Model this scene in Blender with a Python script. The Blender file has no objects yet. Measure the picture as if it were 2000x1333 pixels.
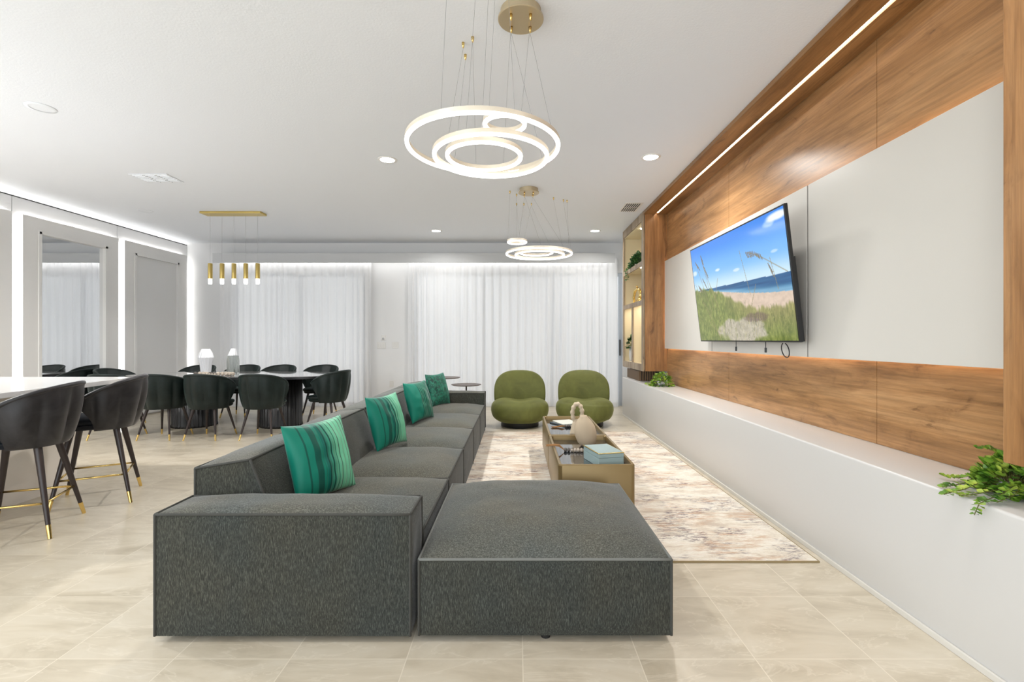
import bpy, bmesh, math, random
from mathutils import Vector, Matrix, noise
random.seed(7)
R = math.radians
PI = math.pi
S = bpy.context.scene
C = S.collection

# ------------------------------------------------------------ camera, world, exposure
cam_d = bpy.data.cameras.new('camera')
cam = bpy.data.objects.new('camera', cam_d); C.objects.link(cam)
cam.location = (0, 0, 1.25); cam.rotation_euler = (R(90), 0, 0)
cam_d.sensor_width = 36; cam_d.lens = 940/2000*36
cam_d.shift_x = -0.005; cam_d.shift_y = -0.00125
cam_d.clip_start = 0.05; cam_d.clip_end = 100
S.camera = cam
w = bpy.data.worlds.new('world'); S.world = w; w.use_nodes = True
bg = w.node_tree.nodes['Background']; bg.inputs[0].default_value = (0.97, 0.985, 1.0, 1); bg.inputs[1].default_value = 1.08
S.view_settings.view_transform = 'Standard'; S.view_settings.look = 'None'
S.view_settings.gamma = 1; S.view_settings.exposure = 0.10; S.view_settings.use_curve_mapping = False

def area(name, loc, rot, sx, sy, power, color=(1, 1, 1), spread=180):
    l = bpy.data.lights.new(name, 'AREA'); l.shape = 'RECTANGLE'; l.size = sx; l.size_y = sy
    l.energy = power; l.color = color; l.spread = R(spread)
    o = bpy.data.objects.new(name, l); C.objects.link(o); o.location = loc; o.rotation_euler = rot
    return o
# unseen fill panel added behind the camera, imitating daylight
area('rear_fill', (-2.0, -3.4, 1.55), (R(90), 0, 0), 7.4, 2.7, 150, (.86, .94, 1.0))
area('kitchen_window_daylight', (-6.1, -.6, 1.7), (0, R(-90), 0), 2.2, 4.6, 120, (.86, .94, 1.0))
# unseen fill lamps added at ceiling height behind and beside the camera
for lx, ly in ((-1.31, 1.3), (1.33, 1.2), (-1.31, -1.6), (-3.73, .4), (-3.73, -2), (-5.3, 3.4)):
    area('ceiling_fill', (lx, ly, 3.05), (0, 0, 0), .15, .15, 80 if lx < -5 else 8, (1, .985, .96), 150)

# ------------------------------------------------------------ node helpers
def lin(c):
    return tuple(((v/255)/12.92 if v/255 <= .04045 else ((v/255+.055)/1.055)**2.4) for v in c) + (1,)
def mat(name, col, rough=.5, metal=0, sheen=0, spec=.5, coat=0, emit=None, es=0, sheen_tint=None):
    m = bpy.data.materials.new(name); m.use_nodes = True
    b = m.node_tree.nodes['Principled BSDF']
    b.inputs['Base Color'].default_value = col if len(col) == 4 else (*col, 1)
    b.inputs['Roughness'].default_value = rough; b.inputs['Metallic'].default_value = metal
    b.inputs['Specular IOR Level'].default_value = spec
    b.inputs['Sheen Weight'].default_value = sheen; b.inputs['Sheen Roughness'].default_value = .35
    if sheen_tint: b.inputs['Sheen Tint'].default_value = sheen_tint
    b.inputs['Coat Weight'].default_value = coat
    if emit: b.inputs['Emission Color'].default_value = (*emit, 1); b.inputs['Emission Strength'].default_value = es
    return m
def nodes(m): return m.node_tree.nodes, m.node_tree.links, m.node_tree.nodes['Principled BSDF']
def texco(m, scale=(1, 1, 1), rot=(0, 0, 0), kind='Object', loc=(0, 0, 0)):
    n, l, b = nodes(m)
    t = n.new('ShaderNodeTexCoord'); mp = n.new('ShaderNodeMapping')
    mp.inputs['Scale'].default_value = scale; mp.inputs['Rotation'].default_value = rot; mp.inputs['Location'].default_value = loc
    if kind == 'World':
        g = n.new('ShaderNodeNewGeometry'); l.new(g.outputs['Position'], mp.inputs[0])
    else: l.new(t.outputs[kind], mp.inputs[0])
    return mp.outputs[0]
def noise_n(m, vec, scale, detail=4, rough=.55, dist=0):
    n, l, b = nodes(m)
    t = n.new('ShaderNodeTexNoise'); t.inputs['Scale'].default_value = scale; t.inputs['Detail'].default_value = detail
    t.inputs['Roughness'].default_value = rough; t.inputs['Distortion'].default_value = dist
    l.new(vec, t.inputs['Vector']); return t.outputs['Fac']
def ramp(m, fac, stops):
    n, l, b = nodes(m)
    r = n.new('ShaderNodeValToRGB'); e = r.color_ramp.elements
    while len(e) < len(stops): e.new(.5)
    for i, (p, c) in enumerate(stops): e[i].position = p; e[i].color = c if len(c) == 4 else (*c, 1)
    l.new(fac, r.inputs[0]); return r.outputs[0]
def mixc(m, fac, a, b_, mode='MIX'):
    n, l, b = nodes(m)
    x = n.new('ShaderNodeMix'); x.data_type = 'RGBA'; x.blend_type = mode
    if hasattr(fac, 'links'): l.new(fac, x.inputs[0])
    else: x.inputs[0].default_value = fac
    for s, i in ((a, 6), (b_, 7)):
        if hasattr(s, 'links'): l.new(s, x.inputs[i])
        else: x.inputs[i].default_value = s
    return x.outputs[2]
def bump(m, h, strength=.2, dist=.01):
    n, l, b = nodes(m)
    x = n.new('ShaderNodeBump'); x.inputs['Strength'].default_value = strength; x.inputs['Distance'].default_value = dist
    l.new(h, x.inputs['Height']); l.new(x.outputs[0], b.inputs['Normal'])
def setcol(m, out): n, l, b = nodes(m); l.new(out, b.inputs['Base Color'])
def emis(name, col, strength):
    m = bpy.data.materials.new(name); m.use_nodes = True
    n = m.node_tree.nodes; l = m.node_tree.links
    n.remove(n['Principled BSDF']); e = n.new('ShaderNodeEmission')
    e.inputs[0].default_value = (*col, 1); e.inputs[1].default_value = strength
    l.new(e.outputs[0], n['Material Output'].inputs[0]); return m

# ------------------------------------------------------------ materials
M = {}
# paint and plaster
m = M['ceiling'] = mat('ceiling_paint', lin((236, 239, 244)), .8, spec=.2)
bump(m, noise_n(m, texco(m, kind='World'), 70, 3), .25, .004)
M['wall'] = mat('wall_paint', lin((218, 218, 218)), .7, spec=.25)
M['ledge'] = mat('ledge_paint', lin((206, 204, 201)), .36, spec=.5)
M['frame_grey'] = mat('panel_grey_paint', lin((226, 225, 223)), .5)
M['panel_grey'] = mat('panel_inset_grey', lin((220, 220, 219)), .45)
M['valance'] = mat('valance_grey', lin((194, 195, 196)), .6)
M['base'] = mat('baseboard_white', lin((232, 230, 226)), .4)
M['base_dim'] = mat('baseboard_grey_white', lin((212, 208, 200)), .5)
M['joint'] = mat('panel_joint_grey', lin((128, 125, 118)), .6)
M['groove'] = mat('dark_groove', (.02, .02, .02), .7)
M['mirror'] = mat('mirror_silver', (.86, .87, .88), .01, 1)
# floor tiles
m = M['floor'] = mat('floor_tile', (.5, .45, .38), .3, spec=.45)
n, l, b = nodes(m)
P = 0.4548
v = texco(m, kind='World', loc=(-.022+.0, -1.883+.0, 0))
br = n.new('ShaderNodeTexBrick'); br.offset = 0; br.squash = 1
br.inputs['Scale'].default_value = 1; br.inputs['Brick Width'].default_value = P; br.inputs['Row Height'].default_value = P
br.inputs['Mortar Size'].default_value = .0022; br.inputs['Mortar Smooth'].default_value = .3
br.inputs['Color1'].default_value = (0, 0, 0, 1); br.inputs['Color2'].default_value = (1, 1, 1, 1)
mp = n.new('ShaderNodeMapping'); mp.inputs['Location'].default_value = (P*40, P*40, 0); l.new(v, mp.inputs[0]); l.new(mp.outputs[0], br.inputs['Vector'])
# each tile gets its own cloud offset
vo = n.new('ShaderNodeVectorMath'); vo.operation = 'MULTIPLY_ADD'; l.new(br.outputs['Color'], vo.inputs[0]); vo.inputs[1].default_value = (9, 5, 7); l.new(v, vo.inputs[2])
mp2 = n.new('ShaderNodeMapping'); mp2.inputs['Scale'].default_value = (1, 2.6, 1); mp2.inputs['Rotation'].default_value = (0, 0, R(14)); l.new(vo.outputs[0], mp2.inputs[0])
cl = noise_n(m, mp2.outputs[0], 2.2, 8, .62, .6)
tile = ramp(m, cl, [(.3, lin((182, 170, 149))), (.52, lin((203, 192, 172))), (.75, lin((214, 205, 188)))])
vn = noise_n(m, mp2.outputs[0], 1.3, 5, .6, 1.6)
vein = ramp(m, vn, [(.485, (0, 0, 0)), (.5, (1, 1, 1)), (.515, (0, 0, 0))])
tile = mixc(m, mixc(m, .35, (0, 0, 0, 1), vein), tile, lin((226, 217, 200)))
setcol(m, mixc(m, br.outputs['Fac'], tile, lin((222, 212, 194))))
# oak veneer, grain along Y (boards) and along Z (posts)
def wood(name, axis, tint=(1, 1, 1), rough=.33):
    m = mat(name, (.3, .15, .06), rough, spec=.5)
    sc = {'y': (3.2, .32, 3.2), 'z': (3.2, 3.2, .32)}[axis]
    v = texco(m, sc, kind='World')
    a = noise_n(m, v, 1.9, 8, .66, .4)
    sc2 = {'y': (60, 2.2, 60), 'z': (60, 60, 2.2)}[axis]
    f = noise_n(m, texco(m, sc2, kind='World'), 1, 4, .7)
    t = lambda c: tuple(min(1, x*y) for x, y in zip(lin(c)[:3], tint))
    c1 = ramp(m, a, [(.30, t((108, 77, 46))), (.42, t((150, 111, 71))), (.54, t((174, 132, 88))), (.70, t((190, 150, 106)))])
    c2 = ramp(m, f, [(.3, (.72, .70, .68)), (.6, (1.08, 1.06, 1.04))])
    c = mixc(m, 1, c1, c2, 'MULTIPLY')
    k = noise_n(m, texco(m, {'y': (6, 2.2, 6), 'z': (6, 6, 2.2)}[axis], kind='World', loc=(3, 5, 1)), 1.2, 5, .6, 1.5)
    kn = ramp(m, k, [(.30, (.40, .36, .34)), (.36, (.8, .78, .77)), (.46, (1, 1, 1))])
    c = mixc(m, .75, c, kn, 'MULTIPLY')
    setcol(m, c); bump(m, f, .08, .003); return m
M['wood_y'] = wood('oak_veneer_horizontal', 'y')
M['wood_z'] = wood('oak_veneer_vertical', 'z', (.86, .80, .74))
M['wood_hd'] = wood('oak_veneer_header', 'y', (.80, .76, .66))
M['wood_grey'] = wood('greyed_oak_edge', 'z', (.85, 1.2, 1.95), .5)
M['cream'] = mat('cream_lining', lin((222, 208, 176)), .5)
M['white_panel'] = mat('white_gloss_panel', lin((216, 213, 206)), .28, spec=.5)
# sofa fabric: melange with streaks along the fall
def melange(name, lo, mid, hi, st=(90, 90, 14), sc=1.0):
    m = mat(name, lin(mid), .95, spec=.12, sheen=.25)
    a = noise_n(m, texco(m, st, kind='World'), 3.2, 3, .7)
    b2 = noise_n(m, texco(m, (1.3, 1.3, .8), kind='World'), 1.6, 3)
    c = ramp(m, a, [(.30, lin(lo)), (.5, lin(mid)), (.68, lin(hi))])
    d = ramp(m, b2, [(.35, (.86, .93, 1.0)), (.65, (1.04, 1.0, .93))])
    setcol(m, mixc(m, 1, c, d, 'MULTIPLY')); bump(m, a, .35, .003); return m
M['sofa'] = melange('sofa_melange_shaded', (42, 43, 40), (60, 61, 56), (90, 91, 84), (120, 120, 16))  # darker copy for the sides, their shade put into the colour
M['sofa_top_lit'] = melange('sofa_melange_lit', (66, 66, 61), (87, 87, 81), (118, 118, 110), (55, 55, 55))  # lighter copy for top faces, light from above put into the colour
M['piping'] = mat('sofa_piping', lin((62, 62, 58)), .9)
M['piping_light'] = mat('sofa_piping_light', lin((112, 114, 110)), .9)
M['black_foot'] = mat('black_plastic_foot', (.015, .015, .015), .5)
def velvet(name, c, hi, sheen=.8, var=4, rough=.6, lo=.6, sp=.2):
    m = mat(name, lin(c), rough, spec=sp, sheen=sheen, sheen_tint=(*lin(hi)[:3], 1))
    a = noise_n(m, texco(m, (1, 1, 1)), var, 4, .6, .8)
    l0 = tuple(x*lo for x in lin(c)[:3])
    setcol(m, ramp(m, a, [(.35, l0), (.62, lin(c)[:3])])); return m
M['green_velvet'] = velvet('olive_green_velvet', (101, 104, 54), (172, 172, 120), .6, 4, lo=.72)
M['chair_velvet'] = velvet('black_green_velvet', (25, 35, 33), (90, 112, 106), .5, 9, lo=.6, rough=.46, sp=.28)
M['stool_velvet'] = velvet('charcoal_velvet', (44, 42, 44), (150, 146, 148), .6, 9, lo=.45, rough=.42, sp=.38)
M['stool_seat'] = velvet('navy_black_velvet', (24, 28, 36), (70, 90, 120), .5, 9)
M['leg'] = mat('dark_brown_lacquer', lin((48, 38, 36)), .35)
M['gold'] = mat('polished_gold', (.83, .60, .22), .22, 1)
M['gold_brushed'] = mat('brushed_gold', (.62, .47, .16), .35, 1)
M['champagne'] = mat('champagne_metal', lin((196, 180, 150)), .4, .7)
M['ring_metal'] = mat('champagne_metal_lit', lin((222, 212, 194)), .45, .35)  # champagne made paler, the overexposed glow of the rings put into the colour
M['bronze'] = mat('bronze_lacquer', lin((134, 113, 74)), .33, .45)
M['smoked'] = mat('smoked_glass_top', (.012, .016, .02), .04, spec=.9, coat=.6)
M['wire'] = mat('steel_wire', (.35, .35, .36), .4, .6)
M['table_black'] = mat('black_lacquer', (.012, .012, .013), .4)
M['quartz'] = mat('white_quartz', lin((228, 226, 224)), .12, spec=.6)
M['quartz_edge'] = mat('quartz_base', lin((226, 218, 208)), .35)
# dining marble top
m = M['marble'] = mat('grey_marble_top', (.3, .3, .3), .06, spec=.8, coat=.7)
a = noise_n(m, texco(m, (1, 1, 1)), 2.5, 7, .6, 1.6)
setcol(m, ramp(m, a, [(.35, lin((120, 118, 118))), (.6, lin((170, 168, 168))), (.7, lin((105, 103, 104)))]))
# rug
m = M['rug'] = mat('abstract_rug', (.6, .5, .45), .95, spec=.1, sheen=.2)
v1 = texco(m, (1.3, 3.4, 1), kind='World')
a = noise_n(m, v1, 1.7, 10, .74, .4)
c = ramp(m, a, [(.38, lin((198, 182, 166))), (.48, lin((222, 212, 196))), (.56, lin((233, 227, 216))), (.64, lin((216, 203, 184)))])
a2 = noise_n(m, texco(m, (5, 19, 1), kind='World', loc=(4, 2, 0)), 2.8, 9, .8)
p2 = noise_n(m, texco(m, (1.5, 2.8, 1), kind='World', loc=(1, 7, 0)), 1.7, 3, .6)
k2 = mixc(m, 1, ramp(m, a2, [(.505, (0, 0, 0)), (.535, (1, 1, 1))]), ramp(m, p2, [(.48, (0, 0, 0)), (.58, (1, 1, 1))]), 'MULTIPLY')
c = mixc(m, k2, c, lin((140, 128, 128)))
a3 = noise_n(m, texco(m, (3, 14, 1), kind='World', loc=(9, 1, 0)), 1.9, 8, .75)
p3 = noise_n(m, texco(m, (1.1, 2.4, 1), kind='World', loc=(5, 3, 0)), 1.5, 3, .6)
k3 = mixc(m, 1, ramp(m, a3, [(.47, (0, 0, 0)), (.56, (1, 1, 1))]), ramp(m, p3, [(.48, (0, 0, 0)), (.6, (.55, .55, .55))]), 'MULTIPLY')
c = mixc(m, k3, c, lin((190, 144, 104)))
fine = noise_n(m, texco(m, (60, 260, 1), kind='World'), 1, 3, .7)
c = mixc(m, .5, c, ramp(m, fine, [(.35, (.8, .79, .78)), (.6, (1.06, 1.06, 1.06))]), 'MULTIPLY')
setcol(m, c); bump(m, fine, .3, .003)
M['rug_edge'] = mat('rug_binding', lin((150, 132, 96)), .9)
# vertex coloured
def vcol(name, rough=.6, sheen=.3, em=0, spec=.3):
    m = mat(name, (1, 1, 1), rough, sheen=sheen, spec=spec)
    n, l, b = nodes(m); a = n.new('ShaderNodeAttribute'); a.attribute_name = 'Col'
    l.new(a.outputs['Color'], b.inputs['Base Color'])
    if em:
        b.inputs['Base Color'].default_value = (0, 0, 0, 1); l.remove(b.inputs['Base Color'].links[0])
        l.new(a.outputs['Color'], b.inputs['Emission Color']); b.inputs['Emission Strength'].default_value = em
    return m
M['pillow'] = vcol('green_pleated_velvet', .5, .22)
M['screen'] = vcol('tv_screen', .12, 0, .95, .4); M['screen'].node_tree.nodes['Principled BSDF'].inputs['Base Color'].default_value = (.01, .01, .01, 1)
M['damask'] = mat('dark_green_damask', lin((8, 78, 62)), .55, sheen=.4, sheen_tint=(.3, .9, .7, 1))
v_ = noise_n(M['damask'], texco(M['damask'], (1, 1, 1)), 22, 4, .7, 1.5)
setcol(M['damask'], ramp(M['damask'], v_, [(.42, lin((0, 52, 44))), (.6, lin((26, 116, 92)))]))
M['tv_body'] = mat('tv_black', (.012, .012, .013), .35)
# curtain
m = bpy.data.materials.new('sheer_fabric'); m.use_nodes = True; M['sheer'] = m
n = m.node_tree.nodes; l = m.node_tree.links; n.remove(n['Principled BSDF'])
d = n.new('ShaderNodeBsdfDiffuse'); d.inputs[0].default_value = (.82, .82, .82, 1)
t = n.new('ShaderNodeBsdfTranslucent'); t.inputs[0].default_value = (.87, .87, .88, 1)
tr = n.new('ShaderNodeBsdfTransparent')
x1 = n.new('ShaderNodeMixShader'); x1.inputs[0].default_value = .34; l.new(d.outputs[0], x1.inputs[1]); l.new(t.outputs[0], x1.inputs[2])
x2 = n.new('ShaderNodeMixShader'); x2.inputs[0].default_value = .12; l.new(x1.outputs[0], x2.inputs[1]); l.new(tr.outputs[0], x2.inputs[2])
l.new(x2.outputs[0], n['Material Output'].inputs[0])
M['glass'] = mat('window_glass', (.95, .97, .98), .02); M['glass'].node_tree.nodes['Principled BSDF'].inputs['Transmission Weight'].default_value = 1
M['glass'].node_tree.nodes['Principled BSDF'].inputs['IOR'].default_value = 1.05
M['crystal'] = mat('crystal_rod', (1, 1, 1), .05, emit=(1, .98, .95), es=1.1); M['crystal'].node_tree.nodes['Principled BSDF'].inputs['Transmission Weight'].default_value = .7
M['alu'] = mat('white_aluminium', lin((205, 212, 220)), .4)
M['white_ceramic'] = mat('white_glazed_ceramic', lin((214, 215, 218)), .3)
M['clear_vase'] = mat('ribbed_clear_glass', lin((225, 228, 226)), .1); M['clear_vase'].node_tree.nodes['Principled BSDF'].inputs['Transmission Weight'].default_value = .95; M['clear_vase'].node_tree.nodes['Principled BSDF'].inputs['IOR'].default_value = 1.2
M['beige_ceramic'] = mat('matt_beige_ceramic', lin((188, 170, 146)), .85, spec=.15)
M['stone_ceramic'] = mat('rough_sand_ceramic', lin((200, 184, 160)), .9, spec=.1)
bump(M['stone_ceramic'], noise_n(M['stone_ceramic'], texco(M['stone_ceramic']), 60, 4), .6, .004)
M['box_blue'] = mat('pale_blue_box', lin((146, 166, 166)), .45)
bump(M['box_blue'], noise_n(M['box_blue'], texco(M['box_blue'], (1, 1, 1)), 120, 2), .2, .001)
M['bead_light'] = mat('pale_bead', lin((168, 156, 142)), .6)
M['bead_dark'] = mat('dark_bead', lin((84, 78, 72)), .6)
M['tassel'] = mat('jute_tassel', lin((160, 118, 74)), .9)
M['paper'] = mat('magazine_cover', lin((206, 206, 196)), .4)
M['paper2'] = mat('book_pages', lin((70, 78, 84)), .5)
M['leaf'] = mat('leaf_green', lin((78, 122, 34)), .45)
a = noise_n(M['leaf'], texco(M['leaf']), 14, 3); setcol(M['leaf'], ramp(M['leaf'], a, [(.35, lin((56, 98, 26))), (.5, lin((112, 154, 48))), (.64, lin((184, 200, 84)))]))
M['leaf_dark'] = mat('leaf_dark_green', lin((40, 84, 38)), .4)
a = noise_n(M['leaf_dark'], texco(M['leaf_dark']), 25, 3); setcol(M['leaf_dark'], ramp(M['leaf_dark'], a, [(.35, lin((22, 54, 26))), (.6, lin((70, 116, 56)))]))
M['stem'] = mat('plant_stem', lin((96, 92, 44)), .6)
M['plate'] = mat('switch_plate_white', lin((214, 212, 208)), .35)
M['slat'] = mat('brown_slats', lin((120, 96, 70)), .5)
M['side_top'] = mat('dark_wood_top', lin((84, 70, 62)), .4)
M['led_warm'] = emis('led_warm', (1, .78, .58), 26)
M['led_head'] = emis('led_header', (1, .80, .58), 14)
M['led_white'] = emis('led_white', (1, .98, .95), 15)
M['led_cove'] = emis('led_cove', (1, .98, .95), 6)
M['led_val'] = emis('led_valance', (1, .99, .97), 14)
M['ring_led'] = emis('ring_led', (1, .98, .95), 5.5)
M['can_led'] = emis('downlight_led', (1, .97, .92), 34)
M['shelf_led'] = emis('shelf_led', (1, .92, .78), 60)
M['shelf_dim'] = emis('shelf_dim_led', (1, .92, .78), 9)

# ------------------------------------------------------------ geometry helpers
class G:
    def __init__(s): s.bm = bmesh.new()
    def box(s, x0, x1, y0, y1, z0, z1, bev=0, seg=2):
        v = [s.bm.verts.new(p) for p in ((x0,y0,z0),(x1,y0,z0),(x1,y1,z0),(x0,y1,z0),(x0,y0,z1),(x1,y0,z1),(x1,y1,z1),(x0,y1,z1))]
        fs = [s.bm.faces.new([v[i] for i in q]) for q in ((0,3,2,1),(4,5,6,7),(0,1,5,4),(1,2,6,5),(2,3,7,6),(3,0,4,7))]
        if bev:
            es = list({e for f in fs for e in f.edges})
            bmesh.ops.bevel(s.bm, geom=es, offset=bev, segments=seg, profile=.5, affect='EDGES')
        return s
    def prism(s, pts, z0, z1, bev=0, bev_vert=False):
        bot = [s.bm.verts.new((x, y, z0)) for x, y in pts]; top = [s.bm.verts.new((x, y, z1)) for x, y in pts]
        N = len(pts); fs = [s.bm.faces.new(bot[::-1]), s.bm.faces.new(top)]
        for i in range(N): fs.append(s.bm.faces.new((bot[i], bot[(i+1)%N], top[(i+1)%N], top[i])))
        if bev:
            es = list({e for f in fs[:2] for e in f.edges})
            bmesh.ops.bevel(s.bm, geom=es, offset=bev, segments=2, profile=.5, affect='EDGES')
        return s
    def lathe(s, prof, cx=0, cy=0, n=32, rfun=None, tilt=None, cap=True):
        rings = []
        for r, z in prof:
            ring = []
            for i in range(n):
                a = 2*PI*i/n; rr = r*(rfun(a, z) if rfun else 1)
                p = Vector((cx+rr*math.cos(a), cy+rr*math.sin(a), z))
                if tilt: p = tilt(p)
                ring.append(s.bm.verts.new(p))
            rings.append(ring)
        for a, b in zip(rings, rings[1:]):
            for i in range(n): s.bm.faces.new((a[i], a[(i+1)%n], b[(i+1)%n], b[i]))
        if cap and prof[0][0] > 1e-5: s.bm.faces.new(rings[0][::-1])
        if cap and prof[-1][0] > 1e-5: s.bm.faces.new(rings[-1])
        bmesh.ops.remove_doubles(s.bm, verts=[v for r in rings for v in r], dist=1e-6)
        return s
    def tube(s, pts, r, n=8, closed=False, cap=True):
        pts = [Vector(p) for p in pts]; N = len(pts)
        rad = r if isinstance(r, (list, tuple)) else [r]*N
        rings = []; up = None
        for i, p in enumerate(pts):
            if closed: t = pts[(i+1)%N]-pts[i-1]
            else: t = pts[min(i+1, N-1)]-pts[max(i-1, 0)]
            t.normalize()
            if up is None: up = t.orthogonal().normalized()
            else: up = (up - t*up.dot(t)); up = up.normalized() if up.length > 1e-6 else t.orthogonal().normalized()
            w_ = t.cross(up)
            rings.append([s.bm.verts.new(p+(up*math.cos(2*PI*k/n)+w_*math.sin(2*PI*k/n))*rad[i]) for k in range(n)])
        for i in range(N if closed else N-1):
            a, b = rings[i], rings[(i+1)%N]
            for k in range(n): s.bm.faces.new((a[k], a[(k+1)%n], b[(k+1)%n], b[k]))
        if not closed and cap: s.bm.faces.new(rings[0][::-1]); s.bm.faces.new(rings[-1])
        return s
    def sphere(s, c, r, n=10, sc=(1, 1, 1)):
        mt = Matrix.Translation(c) @ Matrix.Diagonal((*sc, 1))
        bmesh.ops.create_uvsphere(s.bm, u_segments=n, v_segments=max(5, n*2//3), radius=r, matrix=mt); return s
    def grid(s, fn, nu, nv, closed_u=False):
        vs = [[s.bm.verts.new(fn(i/nu if not closed_u else i/nu, j/nv)) for i in range(nu+(0 if closed_u else 1))] for j in range(nv+1)]
        L = len(vs[0])
        for j in range(nv):
            for i in range(L if closed_u else L-1):
                s.bm.faces.new((vs[j][i], vs[j][(i+1)%L], vs[j+1][(i+1)%L], vs[j+1][i]))
        return s
    def hexa(s, c, bulge, n=10, wob=.0):
        """c: 8 corners (000,100,110,010 bottom then the same on top); bulge: outward swell per face (-x,+x,-y,+y,-z,+z)"""
        c = [Vector(p) for p in c]
        def tri(u, v, w_):
            b = (c[0]*(1-u)+c[1]*u)*(1-v)+(c[3]*(1-u)+c[2]*u)*v
            t = (c[4]*(1-u)+c[5]*u)*(1-v)+(c[7]*(1-u)+c[6]*u)*v
            return b*(1-w_)+t*w_
        cache = {}
        ctr = sum(c, Vector())/8
        def vert(i, j, k):
            key = (i, j, k)
            if key in cache: return cache[key]
            u, v, w_ = i/n, j/n, k/n; p = tri(u, v, w_)
            q = lambda a: max(0, 1-(2*a-1)**4)
            d = Vector()
            face = [(i == 0, (-1, 0, 0), v, w_, 0), (i == n, (1, 0, 0), v, w_, 1), (j == 0, (0, -1, 0), u, w_, 2), (j == n, (0, 1, 0), u, w_, 3), (k == 0, (0, 0, -1), u, v, 4), (k == n, (0, 0, 1), u, v, 5)]
            for on, nrm, a, b2, fi in face:
                if on:
                    e = bulge[fi]*(q(a)*q(b2))**.8
                    if wob: e += wob*noise.noise(p*9)*(q(a)*q(b2))
                    d += Vector(nrm)*e
            cache[key] = s.bm.verts.new(p+d); return cache[key]
        fl = []
        for a in range(n):
            for b2 in range(n):
                fl += [[(0,a,b2),(0,a,b2+1),(0,a+1,b2+1),(0,a+1,b2)], [(n,a,b2),(n,a+1,b2),(n,a+1,b2+1),(n,a,b2+1)],
                       [(a,0,b2),(a+1,0,b2),(a+1,0,b2+1),(a,0,b2+1)], [(a,n,b2),(a,n,b2+1),(a+1,n,b2+1),(a+1,n,b2)],
                       [(a,b2,0),(a,b2+1,0),(a+1,b2+1,0),(a+1,b2,0)], [(a,b2,n),(a+1,b2,n),(a+1,b2+1,n),(a,b2+1,n)]]
        for idx, q in enumerate(fl):
            f = s.bm.faces.new([vert(*t) for t in q]); f.smooth = True
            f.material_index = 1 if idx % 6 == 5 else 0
        def onn(key): return sum(1 for t in key if t in (0, n))
        inv = {v_: k for k, v_ in cache.items()}
        for e in s.bm.edges:
            k1, k2 = inv.get(e.verts[0]), inv.get(e.verts[1])
            if k1 and k2 and onn(k1) >= 2 and onn(k2) >= 2 and sum(1 for a, b2 in zip(k1, k2) if a == b2 and a in (0, n)) >= 2: e.smooth = False
        return s
    def obj(s, name, material, parent=None, smooth=False, angle=None):
        me = bpy.data.meshes.new(name)
        bmesh.ops.recalc_face_normals(s.bm, faces=s.bm.faces)
        if smooth:
            for f in s.bm.faces: f.smooth = True
            if angle is not None:
                for e in s.bm.edges:
                    if len(e.link_faces) == 2 and e.calc_face_angle(0) > R(angle): e.smooth = False
        s.bm.to_mesh(me); s.bm.free()
        for mm in (material if isinstance(material, (list, tuple)) else [material]): me.materials.append(mm)
        o = bpy.data.objects.new(name, me); C.objects.link(o)
        if parent: o.parent = parent
        return o

def thing(name, label, cat, loc=(0, 0, 0), rz=0, group=None):
    o = bpy.data.objects.new(name, None); C.objects.link(o); o.location = loc; o.rotation_euler = (0, 0, rz)
    o.empty_display_size = .1
    o['label'] = label; o['category'] = cat
    if group: o['group'] = group
    return o
def tag(o, label, cat, group=None):
    o['label'] = label; o['category'] = cat
    if group: o['group'] = group
    return o
def struct(o): o['kind'] = 'structure'; return o
def kids(o): return [c for c in bpy.data.objects if c.parent == o]
def dup(root, loc, rz, label, group=None):
    r = root.copy(); C.objects.link(r); r.location = loc; r.rotation_euler = (0, 0, rz); r['label'] = label
    if group: r['group'] = group
    for ch in kids(root):
        c = ch.copy(); C.objects.link(c); c.parent = r
        for g in kids(ch):
            d = g.copy(); C.objects.link(d); d.parent = c
    return r
def rrect(x0, x1, y0, y1, r, n=6):
    out = []
    for cx, cy, a0 in ((x1-r, y1-r, 0), (x0+r, y1-r, 90), (x0+r, y0+r, 180), (x1-r, y0+r, 270)):
        for i in range(n+1):
            a = R(a0+90*i/n); out.append((cx+r*math.cos(a), cy+r*math.sin(a)))
    return out

# ------------------------------------------------------------ room shell
XL, XR, YB, YF, ZC = -6.2, 2.16, 9.05, -3.5, 3.07
struct(G().box(XL-.3, XR+.3, YF, YB+.3, -.15, 0).obj('floor', M['floor']))
struct(G().box(XL-.3, XR+.3, YF, YB+.3, ZC, ZC+.15).obj('ceiling', M['ceiling']))
struct(G().box(XR, XR+.2, YF, YB+.2, 0, ZC).obj('wall_right', M['wall']))
struct(G().box(XL-.25, XL-.08, YF, YB+.2, 0, ZC).obj('wall_left', M['wall']))
ZH = 2.51
W1 = (-5.35, -2.85); W2 = (-1.95, 1.98)
g = G()
g.box(XL-.08, W1[0], YB, YB+.18, 0, ZC); g.box(W1[1], W2[0], YB, YB+.18, 0, ZC); g.box(W2[1], XR, YB, YB+.18, 0, ZC)
g.box(W1[0], W1[1], YB, YB+.18, ZH, ZC); g.box(W2[0], W2[1], YB, YB+.18, ZH, ZC)
struct(g.obj('wall_back', M['wall']))
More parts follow.
